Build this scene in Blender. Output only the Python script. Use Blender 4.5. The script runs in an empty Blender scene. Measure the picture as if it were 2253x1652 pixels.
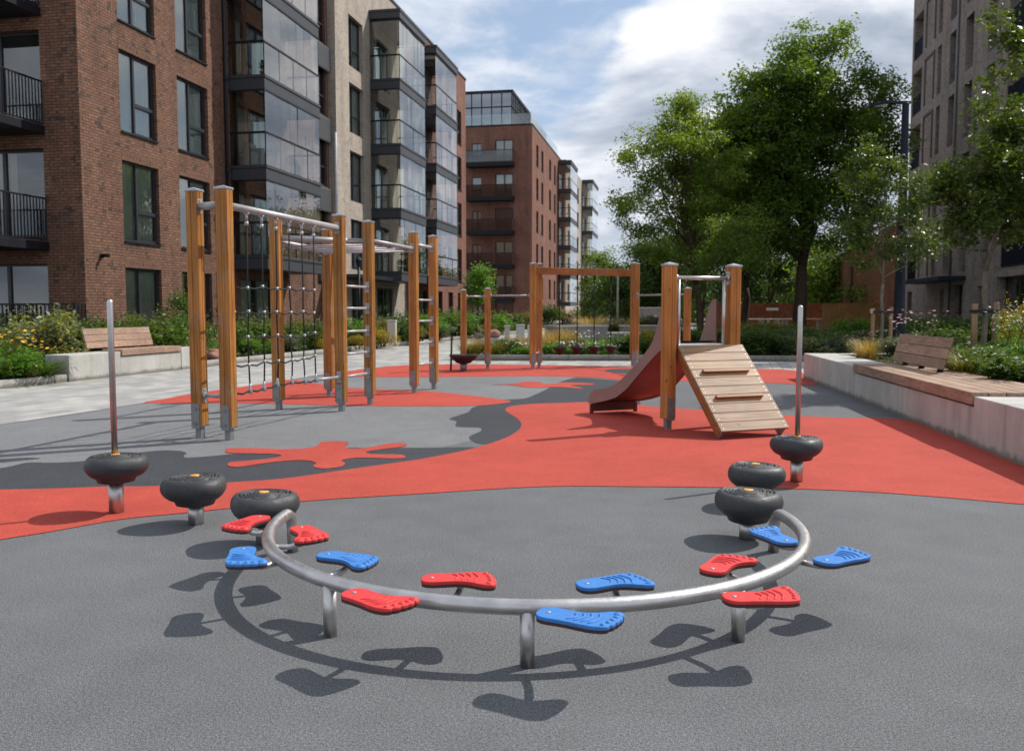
import bpy, bmesh, math, random
import numpy as np
from mathutils import Vector, Matrix, noise as mnoise
from mathutils.geometry import tessellate_polygon

S = bpy.context.scene
COL = S.collection
R = math.radians
rnd = random.Random(7)

# ------------------------------------------------------------------ camera
CAMH = 1.25
PITCH = math.atan(144 / 1950)
cd = bpy.data.cameras.new('camera')
cam = bpy.data.objects.new('camera', cd)
COL.objects.link(cam)
cam.location = (0, 0, CAMH)
cam.rotation_euler = (R(90) - PITCH, 0, 0)
cd.sensor_width = 36
cd.lens = 36 * 1950 / 2253
cd.clip_end = 2000
cd.dof.use_dof = True
cd.dof.focus_distance = 4.0
cd.dof.aperture_fstop = 5.6
S.camera = cam

# ------------------------------------------------------------------ light
SUN_EL, SUN_AZ = 46.5, 60.5            # azimuth clockwise from +Y
w = bpy.data.worlds.new('World')
S.world = w
w.use_nodes = True
S.view_settings.view_transform = 'Standard'
S.view_settings.look = 'None'
S.view_settings.exposure = 0.0
S.view_settings.gamma = 1
S.render.engine = 'CYCLES'
S.cycles.max_bounces = 6
S.cycles.transparent_max_bounces = 12
S.cycles.caustics_reflective = False
S.cycles.caustics_refractive = False
S.cycles.sample_clamp_indirect = 4
S.cycles.use_denoising = True

sd = bpy.data.lights.new('sun', 'SUN')
sd.energy = 4.5
sd.angle = R(0.55)
sd.color = (1.0, 0.955, 0.88)
sun = bpy.data.objects.new('sun', sd)
COL.objects.link(sun)
sv = Vector((math.sin(R(SUN_AZ)) * math.cos(R(SUN_EL)), math.cos(R(SUN_AZ)) * math.cos(R(SUN_EL)), math.sin(R(SUN_EL))))
sun.rotation_euler = sv.to_track_quat('Z', 'Y').to_euler()
sun.location = sv * 40


class NT:
    """small node-tree builder"""
    def __init__(s, tree):
        s.t = tree; s.n = tree.nodes; s.l = tree.links
    def add(s, typ, ins=None, **kw):
        nd = s.n.new(typ)
        for k, v in kw.items():
            setattr(nd, k, v)
        for k, v in (ins or {}).items():
            sock = nd.inputs[k]
            if hasattr(v, 'is_output'):
                s.l.new(v, sock)
            elif hasattr(v, 'outputs'):
                s.l.new(v.outputs[0], sock)
            else:
                sock.default_value = v
        return nd
    def math(s, op, a, b=None, c=None, clamp=False):
        ins = {0: a}
        if b is not None: ins[1] = b
        if c is not None: ins[2] = c
        nd = s.add('ShaderNodeMath', ins, operation=op)
        nd.use_clamp = clamp
        return nd.outputs[0]
    def mix(s, f, a, b, blend='MIX'):
        nd = s.n.new('ShaderNodeMix'); nd.data_type = 'RGBA'; nd.blend_type = blend
        for sock, v in ((nd.inputs[0], f), (nd.inputs[6], a), (nd.inputs[7], b)):
            if hasattr(v, 'is_output'): s.l.new(v, sock)
            else: sock.default_value = v if not isinstance(v, tuple) or len(v) == 4 else (*v, 1)
        return nd.outputs[2]
    def ramp(s, f, stops, interp='LINEAR'):
        nd = s.n.new('ShaderNodeValToRGB')
        if hasattr(f, 'is_output'): s.l.new(f, nd.inputs[0])
        cr = nd.color_ramp; cr.interpolation = interp
        while len(cr.elements) < len(stops): cr.elements.new(.5)
        for e, (p, c) in zip(cr.elements, stops):
            e.position = p; e.color = (*c, 1) if len(c) == 3 else c
        return nd.outputs[0]
    def mapr(s, v, a, b, c=0.0, d=1.0, smooth=False):
        nd = s.add('ShaderNodeMapRange', {0: v, 1: a, 2: b, 3: c, 4: d})
        nd.interpolation_type = 'SMOOTHSTEP' if smooth else 'LINEAR'
        return nd.outputs[0]


def build_world():
    t = NT(w.node_tree); w.node_tree.nodes.clear()
    out = t.add('ShaderNodeOutputWorld')
    sky = t.add('ShaderNodeTexSky', sky_type='NISHITA')
    sky.sun_disc = False
    sky.sun_elevation = R(SUN_EL); sky.sun_rotation = R(SUN_AZ)
    sky.altitude = 50; sky.air_density = 1.0; sky.dust_density = 1.2; sky.ozone_density = 1.5
    d = t.add('ShaderNodeTexCoord').outputs['Generated']
    sep = t.add('ShaderNodeSeparateXYZ', {0: d})
    def field(off, scale=1.0, det=10.0):
        sc = t.add('ShaderNodeVectorMath', {0: d, 1: (2.6 * scale, 2.6 * scale, 6.2 * scale)}, operation='MULTIPLY')
        ad = t.add('ShaderNodeVectorMath', {0: sc.outputs[0], 1: off}, operation='ADD')
        nz = t.add('ShaderNodeTexNoise', {'Vector': ad.outputs[0], 'Scale': 1.0, 'Detail': det, 'Roughness': .56, 'Lacunarity': 2.1, 'Distortion': .35})
        return nz.outputs[0]
    def blob(az, el, deg):
        v = (math.sin(R(az)) * math.cos(R(el)), math.cos(R(az)) * math.cos(R(el)), math.sin(R(el)))
        dp = t.add('ShaderNodeVectorMath', {0: d, 1: v}, operation='DOT_PRODUCT').outputs['Value']
        return t.mapr(dp, math.cos(R(deg)), 1.0, 0, 1, True)
    off = (3.7, 1.3, 5.1)
    big = field(off)
    puff = field((8.3, 2.2, 1.7), 2.3, 8.0)
    n1 = t.math('ADD', t.math('MULTIPLY', big, .70), t.math('MULTIPLY', puff, .30))
    big2 = field((off[0] + .05, off[1] + .02, off[2] + .26), 1.0, 6.0)
    puff2 = field((8.3 + .05, 2.2 + .02, 1.7 + .20), 2.3, 6.0)
    n2 = t.math('ADD', t.math('MULTIPLY', big2, .70), t.math('MULTIPLY', puff2, .30))
    b = n1
    # blue openings and heaped cumulus, by compass bearing and elevation (degrees)
    cum = blob(10.0, 14.5, 5.0)
    for az, el, sz, k in ((-8, 18, 8, -.10), (-2, 20, 7, -.09), (4, 17.5, 5, -.09), (10.5, 19.5, 4, -.03), (5.0, 8.5, 5.0, .07), (20, 18, 9, .08), (-2, 6, 8, .05)):
        b = t.math('ADD', b, t.math('MULTIPLY', blob(az, el, sz), k))
    b = t.math('ADD', b, t.math('MULTIPLY', cum, .12))
    b = t.math('ADD', b, t.mapr(sep.outputs[2], 0.0, .5, .12, .03))
    alpha = t.mapr(b, .44, .58, 0, 1, True)
    alpha = t.math('MAXIMUM', alpha, t.mapr(puff, .40, .66, 0.0, .6, True))
    rim = t.math('MULTIPLY', t.math('SUBTRACT', n1, n2), 5.2)
    thick = t.mapr(t.math('SUBTRACT', b, t.math('MULTIPLY', cum, .12)), .50, .74, 0, .66)
    # the heap is bright on top, grey beneath
    heap = t.math('MULTIPLY', cum, t.mapr(sep.outputs[2], math.sin(R(12.5)), math.sin(R(16.5)), -.45, .55))
    lum = t.math('SUBTRACT', t.math('ADD', t.math('ADD', .84, heap), rim), thick, clamp=True)
    cc = t.ramp(lum, [(0.0, (3.6, 4.1, 5.0)), (.35, (5.2, 5.7, 6.6)), (.70, (7.6, 7.9, 8.5)), (1.0, (9.8, 9.8, 9.9))])
    skyc = t.mix(.45, sky.outputs[0], (4.6, 6.0, 8.2))
    mixc = t.mix(t.math('MULTIPLY', alpha, .96), skyc, cc)
    bg = t.add('ShaderNodeBackground', {0: mixc, 1: 0.112})
    t.l.new(bg.outputs[0], out.inputs[0])
build_world()

# ------------------------------------------------------------------ materials
MATS = {}
def mat(name):
    m = bpy.data.materials.new(name); m.use_nodes = True
    m.node_tree.nodes.clear()
    t = NT(m.node_tree)
    t.out = t.add('ShaderNodeOutputMaterial')
    MATS[name] = m
    return m, t

def finish(t, base, rough=.6, metal=0.0, spec=.5, bump=None, bstr=.3, bdist=.01, coat=0.0, **kw):
    ins = {'Base Color': base if hasattr(base, 'is_output') else (*base, 1), 'Roughness': rough, 'Metallic': metal,
           'Specular IOR Level': spec, 'Coat Weight': coat}
    ins.update(kw)
    p = t.add('ShaderNodeBsdfPrincipled', ins)
    if bump is not None:
        bn = t.add('ShaderNodeBump', {'Height': bump, 'Strength': bstr, 'Distance': bdist})
        t.l.new(bn.outputs[0], p.inputs['Normal'])
    t.l.new(p.outputs[0], t.out.inputs[0])
    return p

def coords(t, kind='Object', scale=(1, 1, 1)):
    c = t.add('ShaderNodeTexCoord').outputs[kind]
    return t.add('ShaderNodeMapping', {'Vector': c, 'Scale': scale}).outputs[0]

def noise(t, vec, scale, detail=4, rough=.55, dist=0.0):
    return t.add('ShaderNodeTexNoise', {'Vector': vec, 'Scale': scale, 'Detail': detail, 'Roughness': rough, 'Distortion': dist}).outputs[0]

def m_rubber(name, dark, mid, light):
    m, t = mat(name)
    c = coords(t)
    fine = noise(t, c, 270, 2, .6)
    med = noise(t, c, 95, 2, .6)
    g = t.math('ADD', t.math('MULTIPLY', fine, .74), t.math('MULTIPLY', med, .26))
    col = t.ramp(g, [(.38, dark), (.5, mid), (.63, light)])
    stain = noise(t, c, .55, 5, .6)
    stain2 = noise(t, c, 3.5, 4, .6)
    wear = t.math('ADD', t.math('MULTIPLY', stain, .6), t.math('MULTIPLY', stain2, .4))
    col = t.mix(1.0, col, t.ramp(wear, [(.3, (.80, .80, .80)), (.7, (1.16, 1.16, 1.16))]), 'MULTIPLY')
    spots = t.add('ShaderNodeTexVoronoi', {'Vector': c, 'Scale': 2.6}).outputs[0]
    col = t.mix(.75, col, t.ramp(spots, [(.010, (.45, .45, .45)), (.022, (1, 1, 1))]), 'MULTIPLY')
    vor = t.add('ShaderNodeTexVoronoi', {'Vector': c, 'Scale': 160.0})
    h = t.math('ADD', g, t.math('MULTIPLY', vor.outputs[0], -.5))
    finish(t, col, .85, spec=.25, bump=h, bstr=.55, bdist=.004)
    return m
m_rubber('rubber_grey', (.042, .044, .048), (.118, .121, .127), (.265, .27, .278))
m_rubber('rubber_pale_sheen', (.07, .073, .078), (.165, .168, .174), (.33, .335, .342))  # paler grey rubber; part of the paleness is low-angle sheen put into the colour
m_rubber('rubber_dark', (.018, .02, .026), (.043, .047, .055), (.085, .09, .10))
m_rubber('rubber_red', (.27, .027, .017), (.425, .056, .037), (.56, .115, .083))

def m_paving():
    m, t = mat('paving')
    c = coords(t)
    mp = t.add('ShaderNodeMapping', {'Vector': c, 'Rotation': (0, 0, R(-76)), 'Scale': (1, 1, 1)}).outputs[0]
    br = t.add('ShaderNodeTexBrick', {'Vector': mp, 'Scale': 1.0, 'Color1': (.31, .305, .295, 1), 'Color2': (.485, .47, .44, 1), 'Mortar': (.17, .165, .155, 1),
        'Mortar Size': .008, 'Mortar Smooth': .2, 'Bias': -.1, 'Brick Width': .42, 'Row Height': .21})
    n = noise(t, c, 40, 4)
    n2 = noise(t, c, .7, 4)
    col = t.mix(1.0, br.outputs[0], t.ramp(n, [(.3, (.9, .9, .9)), (.7, (1.08, 1.08, 1.08))]), 'MULTIPLY')
    col = t.mix(1.0, col, t.ramp(n2, [(.3, (.86, .86, .87)), (.7, (1.06, 1.06, 1.05))]), 'MULTIPLY')
    finish(t, col, .8, spec=.3, bump=br.outputs[1], bstr=-.4, bdist=.004)
m_paving()

def m_concrete(name, a, b, streak=.2):
    m, t = mat(name)
    c = coords(t)
    n = noise(t, c, 3.0, 6, .6)
    f = noise(t, c, 90, 3, .6)
    st = noise(t, coords(t, 'Object', (3.2, 3.2, .35)), 1.0, 6, .7)
    col = t.ramp(n, [(.25, a), (.75, b)])
    col = t.mix(1.0, col, t.ramp(st, [(.3, (1 - streak,) * 3), (.6, (1.04, 1.04, 1.04))]), 'MULTIPLY')
    vor = t.add('ShaderNodeTexVoronoi', {'Vector': c, 'Scale': 14.0, 'Randomness': 1.0})
    pit = t.ramp(vor.outputs[0], [(.03, (.35, .35, .35)), (.07, (1, 1, 1))])
    col = t.mix(.7, col, pit, 'MULTIPLY')
    wz = t.add('ShaderNodeSeparateXYZ', {0: t.add('ShaderNodeNewGeometry').outputs['Position']}).outputs[2]
    edge_n = noise(t, c, 7.0, 5, .7)
    dirt = t.mapr(t.math('SUBTRACT', wz, t.math('MULTIPLY', edge_n, .14)), -.05, .02, .75, 0.0, True)
    col = t.mix(dirt, col, (.10, .095, .07, 1))
    drip = noise(t, coords(t, 'Object', (5.5, 5.5, .25)), 1.0, 3, .5)
    col = t.mix(t.mapr(drip, .60, .72, 0, .35), col, (.17, .16, .13, 1))
    finish(t, col, .8, spec=.3, bump=f, bstr=.25, bdist=.004)
m_concrete('concrete', (.40, .39, .36), (.55, .53, .49))
m_concrete('concrete_kerb', (.34, .33, .31), (.48, .46, .43))
m_concrete('concrete_dark', (.22, .205, .19), (.31, .29, .27))

def m_brick(name, c1, c2, c3, mortar, bw=.235, rh=.078):
    m, t = mat(name)
    uv = t.add('ShaderNodeTexCoord').outputs['UV']
    def brick(a, b, off):
        mp = t.add('ShaderNodeMapping', {'Vector': uv, 'Location': (off * bw * 8, off * rh * 6, 0)}).outputs[0]
        return t.add('ShaderNodeTexBrick', {'Vector': mp, 'Scale': 1.0, 'Color1': (*a, 1), 'Color2': (*b, 1), 'Mortar': (*mortar, 1),
            'Mortar Size': .009, 'Mortar Smooth': .3, 'Bias': 0.0, 'Brick Width': bw, 'Row Height': rh})
    k1 = brick(c1, c2, 0)
    pick = noise(t, uv, 3.2, 5, .7)
    pick2 = noise(t, uv, .45, 4, .6)
    k2 = brick(c3, c1, 0)
    col = t.mix(t.ramp(pick, [(.48, (0, 0, 0)), (.56, (1, 1, 1))]), k1.outputs[0], k2.outputs[0])
    f = noise(t, uv, 60, 4, .7)
    col = t.mix(1.0, col, t.ramp(f, [(.25, (.72, .72, .72)), (.75, (1.22, 1.2, 1.18))]), 'MULTIPLY')
    col = t.mix(1.0, col, t.ramp(pick2, [(.3, (.82, .82, .83)), (.7, (1.12, 1.11, 1.1))]), 'MULTIPLY')
    st = noise(t, t.add('ShaderNodeMapping', {'Vector': uv, 'Scale': (1.6, .16, 1)}).outputs[0], 1.0, 5, .65)
    col = t.mix(1.0, col, t.ramp(st, [(.30, (.74, .74, .75)), (.52, (1, 1, 1)), (.75, (1.16, 1.15, 1.14))]), 'MULTIPLY')
    h = t.math('ADD', t.math('MULTIPLY', k1.outputs[1], -1.0), t.math('MULTIPLY', f, .35))
    finish(t, col, .88, spec=.2, bump=h, bstr=.55, bdist=.008)
m_brick('brick_dark_red', (.275, .142, .092), (.170, .090, .062), (.072, .053, .045), (.055, .044, .038))  # dark mortar carries the shadow of the brick joints in its colour
m_brick('brick_red', (.32, .15, .108), (.235, .105, .076), (.165, .078, .06), (.13, .095, .08))
m_brick('brick_orange', (.26, .12, .068), (.20, .092, .054), (.15, .072, .045), (.17, .125, .095))
m_brick('brick_beige', (.56, .49, .42), (.44, .38, .325), (.33, .285, .24), (.29, .255, .22))
m_brick('brick_greybrown', (.40, .335, .295), (.29, .243, .216), (.165, .142, .130), (.14, .12, .11))

def m_timber(name, a, b, c3, axis=2, grain=1.0, rough=.55):
    m, t = mat(name)
    sc = [38.0, 38.0, 38.0]; sc[axis] = 1.3
    oi = t.add('ShaderNodeObjectInfo').outputs['Random']
    o = t.add('ShaderNodeTexCoord').outputs['Object']
    sh = t.add('ShaderNodeVectorMath', {0: o, 1: t.add('ShaderNodeCombineXYZ', {0: t.math('MULTIPLY', oi, 9), 1: t.math('MULTIPLY', oi, 5), 2: t.math('MULTIPLY', oi, 7)}).outputs[0]}, operation='ADD').outputs[0]
    v = t.add('ShaderNodeMapping', {'Vector': sh, 'Scale': tuple(sc)}).outputs[0]
    n = noise(t, v, 1.0, 6, .65, .6)
    big = noise(t, sh, 2.2, 3, .5)
    col = t.ramp(n, [(.3, c3), (.5, a), (.72, b)])
    col = t.mix(1.0, col, t.ramp(big, [(.3, (.8, .78, .75)), (.7, (1.13, 1.12, 1.1))]), 'MULTIPLY')
    col = t.mix(1.0, col, t.ramp(oi, [(0, (.86, .86, .86)), (1, (1.12, 1.1, 1.08))]), 'MULTIPLY')
    sc2 = [55.0, 55.0, 55.0]; sc2[axis] = 1.1
    ck = noise(t, t.add('ShaderNodeMapping', {'Vector': sh, 'Scale': tuple(sc2), 'Location': (3, 5, 7)}).outputs[0], 1.0, 2, .5, .3)
    crack = t.ramp(ck, [(.26, (.22, .2, .18)), (.33, (1, 1, 1))])
    col = t.mix(.8, col, crack, 'MULTIPLY')
    sc3 = [9.0, 9.0, 9.0]; sc3[axis] = 4.5
    kn = t.add('ShaderNodeTexVoronoi', {'Vector': t.add('ShaderNodeMapping', {'Vector': sh, 'Scale': tuple(sc3)}).outputs[0], 'Scale': 1.0}).outputs[0]
    col = t.mix(.75, col, t.ramp(kn, [(.06, (.25, .2, .16)), (.13, (1, 1, 1))]), 'MULTIPLY')
    gr = t.ramp(noise(t, sh, 5.5, 5, .65), [(.52, (0, 0, 0)), (.72, (.38, .38, .38))])
    col = t.mix(gr, col, (.30, .245, .19, 1))
    finish(t, col, rough, spec=.35, bump=n, bstr=.15 * grain, bdist=.004)
m_timber('timber_post', (.40, .170, .036), (.54, .26, .075), (.19, .066, .012), 2, 1.2, .55)
m_timber('timber_beam', (.33, .12, .03), (.43, .18, .05), (.20, .065, .015), 0, .8, .5)
m_timber('timber_plank', (.335, .215, .122), (.44, .30, .18), (.21, .125, .066), 0, 1.2, .55)
m_timber('timber_bench', (.34, .225, .165), (.44, .31, .24), (.23, .145, .105), 1, 1.2, .7)
m_timber('timber_stake', (.30, .19, .115), (.40, .26, .17), (.2, .12, .07), 2, 1.2, .8)
m_timber('fence_timber', (.30, .165, .055), (.38, .22, .08), (.22, .115, .035), 2, 1, .75)
m_timber('fence_orange', (.21, .062, .024), (.27, .085, .034), (.15, .042, .017), 2, 1, .7)

def m_metal(name, col, rough, metal=1.0, brush=(60, 60, 3), var=.2, spec=.5):
    m, t = mat(name)
    n = noise(t, coords(t, 'Object', brush), 1.0, 5, .7)
    n2 = noise(t, coords(t), 9, 4, .6)
    c = t.mix(1.0, (*col, 1), t.ramp(n2, [(.3, (1 - var,) * 3), (.7, (1 + var * .5,) * 3)]), 'MULTIPLY')
    r = t.mapr(n, .3, .7, max(.05, rough - .09), rough + .09)
    finish(t, c, r, metal, spec, bump=n, bstr=.05, bdist=.002)
m_metal('steel_brushed', (.60, .58, .565), .40)
m_metal('steel_tube', (.40, .39, .40), .48, .35)
m_metal('galvanised', (.30, .31, .325), .55, .75)
m_metal('alu_cap', (.45, .45, .48), .45, .8)
m_metal('anthracite', (.026, .029, .036), .42, .0, (1, 1, 1), .15)
m_metal('fascia_metal', (.052, .055, .063), .5, .0, (1, 1, 1), .12, .3)
m_metal('fascia_dark', (.011, .012, .017), .5, .0, (1, 1, 1), .12, .25)
m_metal('lamp_paint', (.010, .013, .026), .55, 0.0, (1, 1, 1), .1, .25)
m_metal('panel_grey', (.10, .105, .11), .45, 0.0, (1, 1, 1), .2)
m_metal('roof_slate', (.09, .088, .09), .7, 0.0, (1, 1, 1), .3)

def m_plain(name, col, rough=.5, spec=.5, nscale=12, var=.08, bump=0.0, bscale=120, coat=0.0, wear=0.0):
    m, t = mat(name)
    c = coords(t)
    n = noise(t, c, nscale, 5, .6)
    cc = t.mix(1.0, (*col, 1), t.ramp(n, [(.3, (1 - var,) * 3), (.7, (1 + var,) * 3)]), 'MULTIPLY')
    if wear:
        wv = noise(t, coords(t, 'Object', (22, 90, 60)), 1.0, 6, .75)
        cc = t.mix(t.mapr(wv, .54, .70, 0, wear), cc, (*[min(1, x * .55 + .16) for x in col], 1))
        rough = t.mapr(noise(t, c, 18, 5, .7), .35, .65, rough - .06, rough + .22)
    b = noise(t, c, bscale, 3) if bump else None
    finish(t, cc, rough, 0.0, spec, bump=b, bstr=bump, bdist=.003, coat=coat)
m_plain('pad_red', (.64, .038, .037), .50, .4, 45, .14, .12, 260, 0.0, .30)
m_plain('pad_blue', (.040, .19, .52), .50, .4, 45, .14, .12, 260, 0.0, .30)
m_plain('pad_core', (.055, .022, .016), .6)
m_plain('pod_rubber', (.036, .037, .041), .5, .5, 8, .2, .10, 300, 0.0, .22)
m_plain('pod_insert', (.78, .36, .06), .45, .5, 30, .1)
m_plain('pod_brown', (.045, .022, .022), .55, .3)
m_plain('rope', (.014, .015, .017), .75, .3, 60, .25, .5, 500)
m_plain('slide_panel', (.29, .185, .155), .5, .4, 6, .12)
m_plain('slide_edge', (.11, .035, .03), .5, .4)
m_plain('slide_base', (.21, .10, .082), .5, .4, 5, .12)
m_plain('soil', (.050, .036, .026), .95, .1, 14, .35, .8, 40)
m_plain('ground', (.10, .105, .075), .95, .1, 3, .3, .5, 20)
m_plain('curtain', (.82, .87, .79), .9, .1, 4, .06)
m_plain('curtain_warm', (.66, .62, .52), .9, .1, 4, .06)
m_plain('room', (.16, .155, .145), .9, .1)
m_plain('ceiling_white', (.52, .50, .47), .9, .1)
m_plain('white_frame', (.72, .72, .70), .5)
m_plain('light_stone', (.50, .46, .41), .8, .3, 8, .12)
m_plain('boulder_stone', (.30, .155, .115), .85, .2, 5, .25, .6, 25)
m_plain('bark', (.085, .062, .045), .95, .1, 10, .35, .9, 45)
m_plain('bark_grey', (.17, .15, .115), .92, .1, 10, .3, .8, 60)
m_plain('tie_strap', (.012, .012, .012), .7)
m_plain('flower_yellow', (.75, .40, .035), .7, .2, 30, .2)
m_plain('flower_white', (.74, .72, .66), .7, .2, 30, .1)
m_plain('flower_pink', (.62, .36, .38), .7, .2, 30, .15)
m_plain('bollard_grey', (.10, .12, .15), .45)
m_plain('lens_white', (.6, .6, .58), .4)
m_plain('pot_clay', (.30, .115, .06), .8)
m_plain('cushion', (.45, .44, .42), .9)

def m_glass(name, tint=(.84, .91, .88), ior=1.9, gain=1.45, base=.015, rough=0.0):
    m, t = mat(name)
    fr = t.add('ShaderNodeFresnel', {'IOR': ior}).outputs[0]
    f = t.math('ADD', t.math('MULTIPLY', fr, gain), base, clamp=True)
    tr = t.add('ShaderNodeBsdfTransparent', {0: (*tint, 1)})
    gl = t.add('ShaderNodeBsdfGlossy', {0: (.92, .95, .97, 1), 'Roughness': rough})
    mx = t.add('ShaderNodeMixShader', {0: f, 1: tr, 2: gl})
    t.l.new(mx.outputs[0], t.out.inputs[0])
m_glass('glass_window')
m_glass('glass_balcony', (.88, .95, .93), 1.9, 1.5, .02)
m_glass('glass_penthouse', (.30, .36, .40), 2.0, 1.9, .12)
m_glass('glass_dark', (.22, .26, .29), 1.7, 1.2, .02)

def m_leaf(name, cols, trans=.42, rough=.45):
    m, t = mat(name)
    ri = t.add('ShaderNodeNewGeometry').outputs['Random Per Island']
    c = t.ramp(ri, [(i / (len(cols) - 1), x) for i, x in enumerate(cols)])
    nz = noise(t, coords(t), 1.1, 3, .6)
    c = t.mix(1.0, c, t.ramp(nz, [(.3, (.78, .82, .78)), (.7, (1.22, 1.18, 1.05))]), 'MULTIPLY')
    p = t.add('ShaderNodeBsdfPrincipled', {'Base Color': c, 'Roughness': rough, 'Specular IOR Level': .35})
    tl = t.add('ShaderNodeBsdfTranslucent', {0: t.mix(1.0, c, (1.9, 1.7, .55), 'MULTIPLY')})
    mx = t.add('ShaderNodeMixShader', {0: trans, 1: p.outputs[0], 2: tl.outputs[0]})
    t.l.new(mx.outputs[0], t.out.inputs[0])
m_leaf('leaf_mid', [(.045, .090, .018), (.065, .125, .024), (.10, .17, .035)])
m_leaf('leaf_dark', [(.030, .066, .017), (.050, .098, .024), (.085, .145, .034)])
m_leaf('leaf_tree', [(.055, .112, .025), (.085, .155, .034), (.135, .215, .048)], .52)
m_leaf('leaf_tree_light', [(.095, .165, .030), (.140, .225, .042), (.20, .29, .06)], .5)
m_leaf('leaf_light', [(.085, .15, .028), (.12, .20, .04), (.17, .25, .055)])
m_leaf('leaf_young', [(.045, .085, .02), (.07, .12, .028), (.12, .17, .045)], .36, .34)
m_leaf('leaf_fresh', [(.07, .17, .025), (.10, .23, .035), (.14, .27, .05)])
m_leaf('leaf_olive', [(.085, .095, .03), (.13, .135, .045), (.20, .19, .075)])
m_leaf('leaf_pale', [(.10, .13, .07), (.16, .19, .10), (.30, .32, .20)])
m_leaf('leaf_gold', [(.14, .15, .02), (.27, .22, .03), (.42, .30, .04)])
m_leaf('leaf_straw', [(.20, .15, .06), (.32, .23, .10), (.42, .31, .15)])
m_leaf('leaf_rust', [(.16, .055, .035), (.24, .085, .05), (.14, .09, .04)])
m_leaf('leaf_bluegrey', [(.07, .10, .085), (.11, .14, .12), (.16, .19, .17)])

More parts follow.
